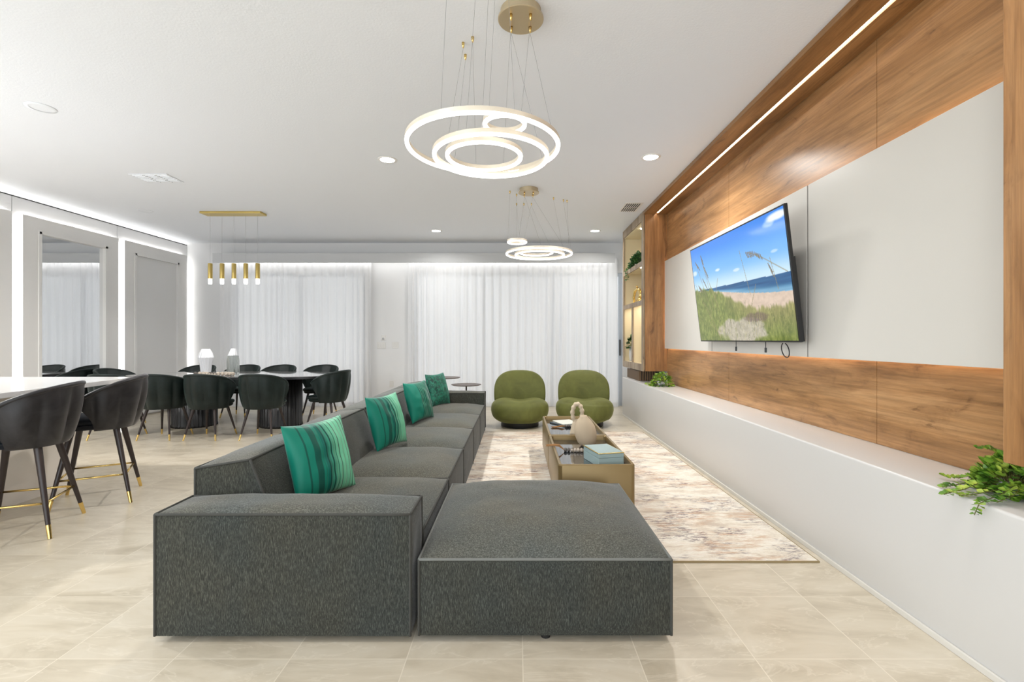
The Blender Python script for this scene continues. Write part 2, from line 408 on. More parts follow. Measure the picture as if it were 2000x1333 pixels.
for k, (a, b_, nm) in enumerate(((W1[0], W1[1], 3), (W2[0], W2[1], 4))):
    g = G(); f = .06
    g.box(a, b_, YB+.05, YB+.11, 0, f); g.box(a, b_, YB+.05, YB+.11, ZH-f, ZH)
    for i in range(nm):
        x = a+(b_-a-f)*i/(nm-1); g.box(x, x+f, YB+.05, YB+.11, f, ZH-f)
    o = struct(g.obj('window_%d' % (k+1), M['alu']))
    for i in range(nm-1):
        x = a+(b_-a-f)*i/(nm-1)+f; x2 = a+(b_-a-f)*(i+1)/(nm-1)
        G().box(x, x2, YB+.075, YB+.085, f, ZH-f).obj('pane', M['glass'], o)
    if k == 1: G().box(b_-.05, b_-.03, YB+.02, YB+.05, .95, 1.25, .004).obj('door_handle', M['tv_body'], o)
g = G(); g.box(XL, W1[0], YB-.015, YB, 0, .1); g.box(W1[1], W2[0], YB-.015, YB, 0, .1); g.box(W2[1], XR, YB-.015, YB, 0, .1)
struct(g.obj('baseboard_back', M['base']))
# ledge along the right wall
LX, LT = 1.75, .632
struct(G().box(LX, XR, -2.2, 8.0, 0, LT, .012, 3).obj('wall_ledge', M['ledge'], smooth=True, angle=40))
struct(G().box(LX-.012, LX, -2.2, 8.0, 0, .028, .003).obj('baseboard_right', M['base_dim']))

# left wall cladding
XW = XL
clad = thing('wall_cladding', 'white backlit cladding with grey raised frames behind the dining table', 'wall panel', (XL, 6, 0))
def P_(o): o.parent = clad; o.matrix_parent_inverse = Matrix.Translation((-XL, -6, 0)); return o
def part(g, name, m, parent, **k):
    o = g.obj(name, m, **k); o.parent = parent; o.matrix_parent_inverse = parent.matrix_basis.inverted() if parent.matrix_basis else Matrix()
    return o
def mpart(g, name, m, root, sub=None, **k):
    """geometry given in world space, root placed by translation + z-rotation"""
    o = g.obj(name, m, **k)
    mt = Matrix.Translation(root.location) @ Matrix.Rotation(root.rotation_euler.z, 4, 'Z')
    o.data.transform(mt.inverted()); o.parent = sub or root
    return o
joints = [YF, -.5, 1.55, 3.02, 4.45, 5.905, 7.46, YB-.002]
for a, b_ in zip(joints, joints[1:]):
    mpart(G().box(XL-.06, XL, a+.004, b_-.004, 0, 3.035), 'cladding_board', M['wall'], clad)
mpart(G().box(XL-.078, XL-.062, YF, YB-.01, 0, 3.03), 'backing', M['groove'], clad)
mpart(G().box(XL-.058, XL-.02, YF, YB-.02, 3.037, 3.041), 'cove_light', M['led_cove'], clad)
mpart(G().box(XL+.0005, XL+.006, YF, YB-.02, 3.018, 3.028), 'top_trim', M['groove'], clad)
ZT = 2.81
frames = [(4.52, 5.84, 0), (5.97, 7.40, 1), (7.52, 8.92, 0), (3.07, 4.40, 0)]
for a, b_, kind in frames:
    t = thing('wall_frame', ['grey framed flush panel in the left wall, beside the back corner', 'grey framed mirror on the left wall reflecting the curtains'][kind] if a > 5.9 else ('grey framed wall panel at the left picture edge, beside the mirror' if a > 4.5 else 'grey framed wall panel behind the white counter, out past the left edge'), 'mirror' if kind else 'wall panel', (XL, a, 0))
    x0, x1 = XL+.03, XL+.07; i = .20
    g = G(); g.box(x0, x1, a, a+i, .03, ZT); g.box(x0, x1, b_-i, b_, .03, ZT); g.box(x0, x1, a+i, b_-i, ZT-.17, ZT); g.box(x0, x1, a+i, b_-i, .03, .2)
    mpart(g, 'frame', M['frame_grey'], t)
    g = G(); j = i-.012
    for q in ((a+i, a+i+.03), (b_-i-.03, b_-i)): g.box(x0-.01, x1+.012, q[0]-.01, q[1], .2, ZT-.17)
    g.box(x0-.01, x1+.012, a+i, b_-i, ZT-.20, ZT-.165)
    mpart(g, 'inner_moulding', M['frame_grey'], t)
    mpart(G().box(x0-.005, x0+.005 if kind else x0+.02, a+i+.03, b_-i-.03, .2, ZT-.20), 'mirror_glass' if kind else 'inset_panel', M['mirror'] if kind else M['panel_grey'], t)
    g = G(); e = .012
    g.box(XL+.001, x0, a+.012, a+.016, .05, ZT-.02); g.box(XL+.001, x0, b_-.016, b_-.012, .05, ZT-.02); g.box(XL+.001, x0, a+.014, b_-.014, ZT-.018, ZT-.014)
    mpart(g, 'light_strip', M['led_white'], t)

# ------------------------------------------------------------ right wall: panelling
pan = thing('wood_panelling', 'brown oak panelling of the television wall with lit header groove', 'wall panel', (2.13, 4, 0))
for z0, z1, tone in ((LT, 1.3, 0), (2.2, 3.03, 1)):
    for y0, y1 in ((-1, .9), (.9, 2.848), (2.852, 4.84), (4.844, 6.83)):
        mpart(G().box(2.13, XR-.001, y0, y1, z0+.001, z1, .001), 'board', M['wood_y'], pan)
mpart(G().box(2.14, XR-.001, -1, 6.83, 1.301, 2.199), 'core_board', M['wood_y'], pan)
XH = 1.785
mpart(G().box(XH, 1.956, -1, 6.83, 3.028, ZC-.001, .002), 'header_board', M['wood_hd'], pan)
mpart(G().box(1.984, 2.129, -1, 6.83, 3.028, ZC-.001, .002), 'header_board', M['wood_hd'], pan)
mpart(G().box(1.957, 1.983, -.9, 6.80, 3.046, 3.050), 'light_strip', M['led_head'], pan)
mpart(G().box(XH, 2.129, 1.47, 1.768, .80, 3.027, .002), 'pilaster', M['wood_z'], pan)
mpart(G().box(XH+.03, 2.129, 6.83, 6.86, .80, 3.06, .001), 'pilaster', M['wood_z'], pan)
# raised white panels
wp = thing('white_panelling', 'large white gloss panels behind the television, glowing at their edges', 'wall panel', (2.10, 4, 1.12))
for y0, y1, dx in ((1.78, 3.448, 0), (3.464, 5.144, 0), (5.16, 6.80, 0)):
    mpart(G().box(2.085+dx, 2.105+dx, y0, y1, 1.125, 2.36, .0015), 'panel', M['white_panel'], wp)
for y in (3.456, 5.152): mpart(G().box(2.089, 2.104, y-.0075, y+.0075, 1.127, 2.358), 'joint', M['joint'], wp)
g = G(); g.box(2.110, 2.116, 1.80, 6.78, 1.15, 1.155); g.box(2.110, 2.116, 1.80, 6.78, 2.33, 2.335); g.box(2.110, 2.116, 6.772, 6.777, 1.16, 2.33)
mpart(g, 'light_strip', M['led_warm'], wp)

# display cabinet
dc = thing('display_cabinet', 'lit oak display cabinet with cream shelves at the end of the panelling', 'cabinet', (1.96, 7.48, .8))
c0, c1 = 6.862, 8.13
def dcp(nm, mt, *b_, bev=.002): return mpart(G().box(*b_, bev), nm, mt, dc)
dcp('side_panel', M['cream'], XH+.02, 2.129, c0, c0+.02, .82, ZC-.02); dcp('side_panel', M['cream'], XH+.02, 2.129, c1-.03, c1, .82, ZC-.02)
dcp('back_panel', M['cream'], 2.12, 2.158, c0+.03, c1-.03, .84, ZC-.02)
dcp('top_board', M['cream'], XH+.02, 2.119, c0+.02, c1-.03, 2.94, 2.97); dcp('bottom_board', M['cream'], XH+.02, 2.119, c0+.02, c1-.03, .86, .90)
g = G(); g.box(XH, XH+.02, c0-.03, c0+.05, .80, ZC-.002, .001); g.box(XH, XH+.02, c1-.06, c1, .80, ZC-.002, .001)
g.box(XH, XH+.02, c0+.05, c1-.06, 2.95, ZC-.002, .001); g.box(XH, XH+.02, c0+.05, c1-.06, .80, .90, .001)
g.box(XH, XH+.02, c0+.05, c1-.06, 2.31, 2.38, .001); g.box(XH, XH+.02, c0+.05, c1-.06, 1.75, 1.82, .001); g.box(XH, XH+.02, 7.44, 7.51, .90, 1.75, .001)
mpart(g, 'face_frame', M['wood_grey'], dc)
dcp('shelf', M['cream'], XH+.021, 2.119, c0+.02, c1-.03, 2.345, 2.375); dcp('shelf', M['cream'], XH+.021, 2.119, c0+.02, c1-.03, 1.785, 1.815)
dcp('divider', M['cream'], XH+.021, 2.119, 7.46, 7.49, .90, 1.785)
for z in (2.932, 2.337):
    mpart(G().lathe([(.0, z), (.028, z), (.028, z+.006), (0, z+.006)], 1.90, 7.30, 16), 'spotlight', M['shelf_led'], dc)
mpart(G().box(1.9, 2.05, 6.95, 7.40, 1.779, 1.783), 'spotlight', M['shelf_dim'], dc)
mpart(G().box(1.9, 2.05, 7.55, 8.0, 1.779, 1.783), 'spotlight', M['shelf_dim'], dc)
# slatted box under cabinet
sb = thing('slatted_box', 'low brown slatted box standing on the white ledge under the cabinet', 'box', (1.9, 7.5, LT))
g = G(); g.box(1.84, 2.08, 7.22, 7.98, LT+.002, .775)
mpart(g, 'core', M['table_black'], sb)
g = G()
for i in range(22): g.box(1.825, 1.84, 7.22+i*.035, 7.24+i*.035, LT+.002, .78)
for i in range(7): g.box(1.84+i*.035, 1.86+i*.035, 7.205, 7.22, LT+.002, .78)
mpart(g, 'slats', M['slat'], sb)

# ------------------------------------------------------------ television
tv = thing('television', 'wide black tilted television showing a beach with dune grass', 'television', (2.08, 4.27, 1.5))
yb0, yb1 = 3.39, 5.17
TVH = 1.0
def tvp(u, v, d=0):
    """u along the width (0 far, 1 near), v up, d behind the screen"""
    y = yb1+(yb0-yb1)*u - .02*v; 
    xx = 1.975-.125*v + .02*u; z = 1.232+.975*v
    return Vector((xx+d, y, z+d*.12))
import numpy as np
def beach(nu, nv):
    rs = np.random.RandomState(3)
    u, v = np.meshgrid(np.linspace(0, 1, nu), np.linspace(0, 1, nv))
    def fbm(fx, fy, seed, octv=4):
        r = np.random.RandomState(seed); out = np.zeros_like(u); amp = 1; tot = 0
        for o in range(octv):
            gx, gy = int(fx*2**o)+2, int(fy*2**o)+2
            gr = r.rand(gy+1, gx+1); X = u*(gx-1); Y = v*(gy-1); xi = X.astype(int); yi = Y.astype(int); fx_ = X-xi; fy_ = Y-yi
            a = gr[yi, xi]*(1-fx_)+gr[yi, xi+1]*fx_; b = gr[yi+1, xi]*(1-fx_)+gr[yi+1, xi+1]*fx_
            out += amp*(a*(1-fy_)+b*fy_); tot += amp; amp *= .55
        return out/tot
    def mixa(A, B, f): return A*(1-f[..., None])+np.array(B)*f[..., None]
    def sm(a, b, x): t = np.clip((x-a)/(b-a), 0, 1); return t*t*(3-2*t)
    hz = .545-.03*u
    t = np.clip((v-hz)/.45, 0, 1)
    img = np.zeros((nv, nu, 3)); img[:] = (205, 232, 250)
    img = mixa(img, (120, 185, 250), sm(0, .45, t)); img = mixa(img, (60, 140, 240), sm(.4, 1.0, t))
    n1 = fbm(7, 5, 5)
    for cu, cv, ru, rv, s in ((.95, .95, .09, .035, 1), (.88, .92, .05, .03, .5), (.34, .70, .035, .017, .8), (.03, .74, .04, .03, .7), (.55, .645, .035, .015, .6), (.9, .70, .03, .013, .5)):
        d = ((u-cu)/ru)**2+((v-cv)/rv)**2
        img = mixa(img, (248, 250, 252), s*sm(1.3, .2, d+1.2*(n1-.5)))
    coast = hz-.135*sm(.0, 1.0, u)**.8-.004
    sea = (v < hz) & (v > coast)
    dn = (v-coast)/np.maximum(hz-coast, 1e-3)
    sc = mixa(np.zeros_like(img)+np.array((120, 172, 205)), (22, 88, 140), sm(.1, .55, dn)); wv = fbm(3, 60, 8)
    sc += (wv[..., None]-.5)*50
    img[sea] = sc[sea]
    sand = v <= coast
    sd = np.zeros_like(img)+np.array((218, 196, 176)); sd += (fbm(40, 40, 9)[..., None]-.5)*40
    img[sand] = sd[sand]
    gl = .545-.27*sm(.12, .75, u)+.012*np.sin(u*60)+.05*(fbm(90, 3, 11)-.5)
    gm = sm(.02, -.02, v-gl)
    gn = fbm(120, 30, 13, 3); g2 = fbm(8, 6, 14)
    gc = mixa(np.zeros_like(img)+np.array((96, 112, 46)), (166, 172, 92), np.clip(gn*1.4-.3, 0, 1)); gc = mixa(gc, (70, 84, 36), np.clip((g2-.5)*2, 0, 1)*.7)
    gc = mixa(gc, (184, 164, 118), sm(.25, .0, gl-v)*sm(.2, .7, u)*.5)
    img = mixa(img, (0, 0, 0), gm*1.0)+gc*gm[..., None]
    d = ((u-.52)/.27)**2+((v-.09)/.12)**2
    pc = np.zeros_like(img)+np.array((186, 178, 158)); pc += (fbm(70, 40, 17)[..., None]-.5)*70
    pm = sm(1.1, .6, d+1.6*(fbm(14, 10, 18)-.5)); img = img*(1-pm[..., None])+pc*pm[..., None]
    d = ((u-.68)/.12)**2+((v-.2)/.045)**2
    img = mixa(img, (112, 92, 84), .7*sm(1.2, .3, d+(fbm(30, 20, 19)-.5)*1.6))
    def line(p0, p1, wdt, col, a=1):
        p0 = np.array(p0); p1 = np.array(p1); asp = 1.78
        dx = (p1-p0)*np.array((asp, 1)); L = (dx**2).sum()
        qx = (u-p0[0])*asp; qy = v-p0[1]; tt = np.clip((qx*dx[0]+qy*dx[1])/L, 0, 1)
        dd = np.hypot(qx-tt*dx[0], qy-tt*dx[1]); k = a*(dd < wdt)
        img[:] = mixa(img, col, k.astype(float))
    br_ = (122, 108, 84)
    def plume(pts, wd):
        for (a, b) in zip(pts, pts[1:]):
            for q in range(5):
                f = q/5; cx = a[0]+(b[0]-a[0])*f; cy = a[1]+(b[1]-a[1])*f
                line((cx, cy), (cx+.012+.01*rs.rand(), cy-.035-.02*rs.rand()), wd, br_, .85)
    for st in (((.98, .52), (.80, .68)), ((.80, .68), (.68, .76)), ((.30, .30), (.16, .78)), ((.20, .3), (.07, .80)), ((.24, .32), (.14, .90)), ((.30, .35), (.20, .64)), ((.66, .4), (.60, .80)), ((.60, .15), (.72, .48)), ((.9, .4), (.86, .66)), ((.16, .2), (.3, .03)), ((.12, .4), (.28, .02)), ((.12, .36), (.02, .62)), ((.26, .4), (.33, .62))):
        line(*st, .0035, (150, 136, 92), .8)
    plume([(.66, .765), (.72, .755), (.80, .70)], .006); plume([(.14, .90), (.155, .80)], .006); plume([(.05, .86), (.10, .78)], .006)
    plume([(.17, .77), (.20, .68)], .006); plume([(.13, .66), (.17, .57)], .006); plume([(.06, .60), (.10, .55)], .006); plume([(.84, .62), (.87, .52)], .006)
    for k in range(260):
        x = rs.rand(); base = rs.rand()*.3; h = .03+.08*rs.rand()
        if base+h > .545-.27*min(1, max(0, (x-.12)/.63))+.03: continue
        line((x, base), (x+(rs.rand()-.5)*.03, base+h), .002, [(196, 190, 120), (70, 88, 34), (150, 140, 90)][k % 3], .5)
    return np.clip(img, 0, 255)
nu, nv = 300, 170
img = beach(nu, nv)
vs = [tvp(.008+.984*i/(nu-1), .012+.976*j/(nv-1), -.002) for j in range(nv) for i in range(nu)]
fs = [(j*nu+i, j*nu+i+1, (j+1)*nu+i+1, (j+1)*nu+i) for j in range(nv-1) for i in range(nu-1)]
me = bpy.data.meshes.new('screen'); me.from_pydata(vs, [], fs)
ca = me.color_attributes.new('Col', 'FLOAT_COLOR', 'POINT')
s8 = img/255; li = np.where(s8 <= .04045, s8/12.92, ((s8+.055)/1.055)**2.4)
ca.data.foreach_set('color', np.concatenate([li.reshape(-1, 3), np.ones((nu*nv, 1))], 1).astype(np.float32).ravel())
me.materials.append(M['screen']); so = bpy.data.objects.new('screen', me); C.objects.link(so); so.parent = tv
me.transform(Matrix.Translation((-2.08, -4.27, -1.5)))
def slab(u0, u1, v0, v1, d0, d1):
    g = G(); c = [tvp(u0, v0, d0), tvp(u1, v0, d0), tvp(u1, v0, d1), tvp(u0, v0, d1), tvp(u0, v1, d0), tvp(u1, v1, d0), tvp(u1, v1, d1), tvp(u0, v1, d1)]
    v = [g.bm.verts.new(p) for p in c]
    for q in ((0,3,2,1),(4,5,6,7),(0,1,5,4),(1,2,6,5),(2,3,7,6),(3,0,4,7)): g.bm.faces.new([v[i] for i in q])
    return g
mpart(slab(0, 1, 0, 1, 0, .022), 'bezel', M['tv_body'], tv).location = (0, 0, 0)
mpart(slab(.08, .985, .0, .62, .0225, .05), 'rear_housing', M['tv_body'], tv)
for ch in kids(tv):
    if ch.name != 'screen': ch.data.transform(Matrix.Translation((0, 0, 0)))
mpart(G().box(2.03, 2.084, 4.0, 4.5, 1.40, 1.75), 'wall_bracket', M['tv_body'], tv)
for y in (4.46, 3.93):
    g = G(); g.tube([(2.03, y, 1.3), (2.03, y, 1.20), (2.03, y, 1.17)], .003, 6); g.tube([(2.03, y, 1.185), (2.03, y, 1.145)], .009, 8)
    mpart(g, 'cord', M['tv_body'], tv)
g = G(); g.tube([(2.04, 3.66+.05*math.sin(a)+.02*math.cos(a), 1.20-.055*math.cos(a)*-1-.03) for a in [R(20+i*16) for i in range(21)]], .004, 6)
mpart(g, 'cord', M['tv_body'], tv)

# ------------------------------------------------------------ valance and curtains
va = thing('curtain_valance', 'long grey valance board above the white curtains', 'valance', (-1.8, 8.82, 2.66))
mpart(G().box(-5.57, 1.79, 8.80, 8.82, 2.66, 2.835, .001), 'front_board', M['valance'], va)
mpart(G().box(-5.57, 1.79, 8.82, YB-.001, 2.80, 2.834, .001), 'top_board', M['valance'], va)
mpart(G().box(-5.55, 1.77, 8.825, 8.835, 2.70, 2.715), 'light_strip', M['led_val'], va)
def curtain(x0, x1, label, seed):
    rs = random.Random(seed)
    n = int((x1-x0)/.008); ph = 0; fr = []
    xs = [x0+(x1-x0)*i/n for i in range(n+1)]
    ph = []; p = 0
    for x in xs:
        f = 2*PI/max(.07, .15+.13*noise.noise(Vector((x*1.9, seed, 0)))); p += f*(x1-x0)/n; ph.append(p)
    lv = [0, .04, .25, .6, 1.0]
    g = G(); rows = []
    for q in lv:
        row = []
        for x, p in zip(xs, ph):
            am = .012+.012*q+.035*abs(noise.noise(Vector((x*2.1, seed+5, q))))*(.3+.7*q)
            y = 8.925+am*(math.sin(p)+.35*math.sin(2*p+x*3+q))+.018*noise.noise(Vector((x*1.1, seed+9, q*.7)))
            xx = x+.014*math.sin(p*.5+seed)*q
            row.append(g.bm.verts.new((xx, y, 2.76-(2.76-.012)*q)))
        rows.append(row)
    for a, b_ in zip(rows, rows[1:]):
        for i in range(n): g.bm.faces.new((a[i], a[i+1], b_[i+1], b_[i]))
    o = g.obj('sheer_curtain', M['sheer'], smooth=True)
    return tag(o, label, 'curtain', 'sheer curtains on the back wall')
curtain(-5.52, -2.70, 'white sheer curtain hanging behind the dining table', 2)
curtain(-2.02, 1.86, 'wide white sheer curtain hanging behind the green lounge chairs', 11)

# ------------------------------------------------------------ ceiling fixtures
def downlight(x, y, label, on=True):
    t = thing('downlight', label, 'ceiling light', (x, y, ZC), 0, 'recessed downlights')
    mpart(G().lathe([(.072, ZC-.006), (.095, ZC-.004), (.098, ZC-.0005), (.072, ZC-.0005)], x, y, 32, cap=False), 'trim_ring', M['base'] if on else M['ceiling'], t, smooth=True)
    mpart(G().lathe([(0, ZC-.004), (.072, ZC-.004), (.072, ZC-.0008), (0, ZC-.0008)], x, y, 32), 'lens', M['can_led'] if on else M['ceiling'], t)
    if on:
        area('downlight_lamp', (x, y, ZC-.02), (0, 0, 0), .13, .13, 36 if y < 7 else 12, (1, .985, .96), 150)
    return t
downlight(-1.31, 4.86, 'lit round downlight left of the nearer ring chandelier')
downlight(1.33, 4.79, 'lit round downlight right of the ring chandeliers, nearest the oak wall')
downlight(-1.35, 8.03, 'small lit downlight near the curtains, left of the far ring chandelier')
downlight(1.30, 8.03, 'small lit downlight near the curtains, beside the display cabinet')
downlight(-3.73, 3.77, 'unlit round downlight on the ceiling at far left', False)
downlight(-5.25, 6.79, 'small unlit downlight between the air vent and the gold pendant bar', False)
t = thing('air_vent', 'white rectangular ceiling air vent at left above the dining area', 'air vent', (-4.05, 5.41, ZC))
mpart(G().box(-4.26, -3.84, 5.27, 5.55, ZC-.008, ZC-.001, .003), 'frame', M['ceiling'], t)
for k in range(3):
    g = G(); xa = -4.24+k*.135
    for i in range(6): g.box(xa+.01, xa+.12, 5.29+i*.04, 5.302+i*.04, ZC-.016, ZC-.008)
    mpart(g, 'louvre', M['ceiling'], t)
for xs_ in (-3.965, -4.10): mpart(G().box(xs_, xs_+.01, 5.29, 5.53, ZC-.011, ZC-.008), 'slot', M['wire'], t)
t = thing('air_vent', 'small dark slotted ceiling vent beside the display cabinet', 'air vent', (1.56, 6.6, ZC))
mpart(G().box(1.44, 1.68, 6.38, 6.82, ZC-.006, ZC-.001, .002), 'frame', M['base'], t)
for r_ in range(2):
    for i in range(7): mpart(G().box(1.465+i*.028, 1.479+i*.028, 6.41+r_*.2, 6.59+r_*.2, ZC-.008, ZC-.0055), 'slot', M['groove'], t)

def ring_lamp(cx, cy, specs, canopy, anchors, label):
    """specs: (x,y,z,radius,tilt); canopy (x,y); anchors: list of (ring, ring angle, ceiling point or None for the canopy)"""
    t = thing('ring_chandelier', label, 'chandelier', (cx, cy, ZC), 0, 'ring chandeliers')
    px, py = canopy
    mpart(G().lathe([(0, 3.015), (.122, 3.015), (.126, 3.018), (.126, 3.026), (.112, 3.03), (.112, ZC-.001), (0, ZC-.001)], px, py, 48), 'canopy', M['champagne'], t, smooth=True, angle=30)
    for (x, y, z, r, tx) in specs:
        w2, h = .0095, .030; N = 96
        def circ(rr, zz): return [Vector((x+rr*math.cos(2*PI*i/N), y+rr*math.sin(2*PI*i/N), z+zz+tx*math.cos(2*PI*i/N)*rr)) for i in range(N)]
        g = G(); L = [circ(r-w2, 0), circ(r-w2, h), circ(r+w2, h), circ(r+w2, 0)]
        V = [[g.bm.verts.new(p) for p in c_] for c_ in L]
        for a, b_ in ((0, 1), (1, 2), (2, 3)):
            for i in range(N): g.bm.faces.new((V[a][i], V[a][(i+1)%N], V[b_][(i+1)%N], V[b_][i]))
        ro = mpart(g, 'ring', M['ring_metal'], t, smooth=True, angle=40)
        g = G(); L = [circ(r-w2-.001, .008), circ(r-w2*.95, -.002), circ(r-w2*.5, -.005), circ(r+w2*.5, -.005), circ(r+w2*.95, -.002), circ(r+w2+.001, .008)]
        V = [[g.bm.verts.new(p) for p in c_] for c_ in L]
        for a in range(5):
            for i in range(N): g.bm.faces.new((V[a][i], V[a][(i+1)%N], V[a+1][(i+1)%N], V[a+1][i]))
        mpart(g, 'diffuser', M['ring_led'], t, sub=ro, smooth=True)
    for k, (ri, ang, top) in enumerate(anchors):
        x, y, z, r, tx = specs[ri]; a = R(ang)
        p0 = Vector((x+r*math.cos(a), y+r*math.sin(a), z+.03+tx*math.cos(a)*r))
        if top is None:
            ca_ = R([45, 135, 225, 315][k % 4]); p1 = Vector((px+.075*math.cos(ca_), py+.075*math.sin(ca_), 3.015))
        else: p1 = Vector((top[0], top[1], ZC))
        dn = p1-Vector((0, 0, .035))
        mpart(G().tube([p1, p1-Vector((0, 0, .018)), dn], [.009, .008, .003], 10), 'anchor', M['gold'], t, smooth=True)
        mpart(G().tube([p0, dn], .0009, 5), 'wire', M['wire'], t)
ring_lamp(0, 2.6, [(-.176, 2.50, 2.245, .388, -.006), (-.14, 2.58, 2.222, .3, .0), (-.18, 2.63, 2.245, .2, .0), (-.062, 2.42, 2.328, .1, 0)],
          (.02, 2.66), [(0, 10, None), (1, 20, None), (2, 60, None), (3, 40, None), (0, 245, (-.33, 2.30)), (0, 130, (-.33, 2.945)), (1, 110, (-.267, 2.89)), (1, 250, (-.20, 2.38)),
          (2, 150, (-.33, 3.07)), (2, 270, (-.13, 2.30)), (3, 150, (-.10, 2.33)), (3, 300, (-.05, 2.22))], 'large lit ring chandelier of four hoops hanging nearest the camera')
ring_lamp(.1, 5.8, [(.27, 5.92, 2.30, .4, 0), (.28, 5.98, 2.295, .3, 0), (.24, 6.0, 2.33, .2, 0), (0, 5.35, 2.33, .1, 0)],
          (.14, 5.8), [(0, 20, None), (1, 200, None), (2, 60, None), (3, 40, None), (3, 180, (-.088, 5.88)), (3, 90, (-.006, 6.0)), (2, 180, (-.007, 6.41)), (1, 170, (.09, 6.41)),
          (2, 0, (.19, 6.41)), (1, 0, (.466, 6.15)), (0, 0, (.60, 6.24)), (0, 330, (.65, 6.27))], 'smaller looking lit ring chandelier farther back near the curtains')

# linear pendant
lp = thing('linear_pendant', 'gold bar pendant with five gold tubes above the dining table', 'pendant light', (-4.06, 6.9, ZC))
mpart(G().box(-4.49, -3.63, 6.80, 6.98, ZC-.03, ZC-.001, .004), 'canopy_bar', M['gold_brushed'], lp)
for i in range(5):
    x = -4.40+i*.17; y = 6.9
    mpart(G().tube([(x, y, ZC-.03), (x, y, 2.34)], .0014, 5), 'cable', M['wire'], lp)
    tb = mpart(G().lathe([(0, 2.345), (.026, 2.345), (.03, 2.34), (.03, 2.125), (.026, 2.125), (.026, 2.16), (0, 2.16)], x, y, 20), 'tube', M['gold_brushed'], lp, smooth=True, angle=40)
    mpart(G().lathe([(0, 2.155), (.0255, 2.155), (.0255, 2.06), (.02, 2.045), (0, 2.045)], x, y, 12), 'crystal', M['crystal'], lp, sub=tb, smooth=True, angle=40)
    area('pendant_lamp', (x, y, 2.035), (0, 0, 0),   .04, .04, 3, (1, .98, .95), 170)

# ------------------------------------------------------------ wall plates
def plate(x, z, wdt, hgt, n, label, cat, nm):
    t = thing(nm, label, cat, (x, YB, z))
    mpart(G().box(x-wdt/2, x+wdt/2, YB-.008, YB-.0005, z-hgt/2, z+hgt/2, .003), 'cover_plate', M['plate'], t)
    for i in range(n):
        xx = x+(i-(n-1)/2)*.046
        mpart(G().box(xx-.015, xx+.015, YB-.013, YB-.008, z-.032, z+.032, .002), 'rocker', M['plate'], t)
plate(-2.55, 1.145, .165, .12, 3, 'white three gang light switch beside the dining curtain', 'switch', 'light_switch')
plate(-2.29, 1.15, .12, .12, 2, 'white two gang light switch beside the wide curtain', 'switch', 'light_switch')
plate(-2.36, .42, .075, .12, 1, 'white low socket between the two curtains', 'socket', 'wall_socket')
t = thing('wall_sensor', 'small round grey control fixed above the three gang switch', 'control', (-2.51, YB, 1.28))
mpart(G().box(-2.55, -2.47, YB-.012, YB-.0005, 1.24, 1.34, .004), 'housing', M['plate'], t)
mpart(G().sphere((-2.515, YB-.014, 1.27), .02, 12, (1, .5, 1)), 'knob', M['wire'], t, smooth=True)

# ------------------------------------------------------------ rug
rg = thing('area_rug', 'beige and rust abstract rug under the coffee table', 'rug', (.5, 4.6, 0))
mpart(G().box(-.95, 1.688, 2.70, 6.50, .0005, .009), 'pile', M['rug'], rg)
g = G(); g.box(-.96, 1.694, 2.693, 2.70, .0005, .0095); g.box(-.96, 1.694, 6.50, 6.507, .0005, .0095); g.box(1.688, 1.694, 2.70, 6.50, .0005, .0095); g.box(-.96, -.95, 2.70, 6.50, .0005, .0095)
mpart(g, 'binding', M['rug_edge'], rg)

# ------------------------------------------------------------ sofa
sofa = thing('sectional_sofa', 'long low dark grey sectional sofa with five seats facing the oak wall', 'sofa', (-.96, 4.3, 0))
def curve_edges(c, idx, r=.006, n=14, bulge=0):
    g = G(); c = [Vector(p) for p in c]
    for a, b_ in idx: g.tube([c[a].lerp(c[b_], i/n)+Vector((0, 0, bulge*math.sin(PI*i/n))) for i in range(n+1)], r, 6)
    return g
def block(name, x0, x1, y0, y1, z0, z1, bulge, root, pip=M['piping'], edges=((4,5),(5,6),(6,7),(7,4),(0,4),(1,5),(2,6),(3,7)), n=14, top=None, wob=.006, world=True):
    c = [(x0,y0,z0),(x1,y0,z0),(x1,y1,z0),(x0,y1,z0),(x0,y0,z1),(x1,y0,z1),(x1,y1,z1),(x0,y1,z1)]
    o = mpart(G().hexa(c, bulge, n, wob), name, [M['sofa'], M['sofa_top_lit']], root)
    mpart(curve_edges(c, edges), 'piping', pip, root, sub=o, smooth=True)
    return o
block('armrest', -1.49, -.44, 1.98, 2.215, .03, .53, (.006, .006, .012, 0, 0, .028), sofa, n=18)
block('armrest', -1.49, -.44, 6.465, 6.70, .03, .53, (.006, .006, .004, 0, 0, .02), sofa)
ys = [2.222, 3.04, 3.88, 4.74, 5.60, 6.458]
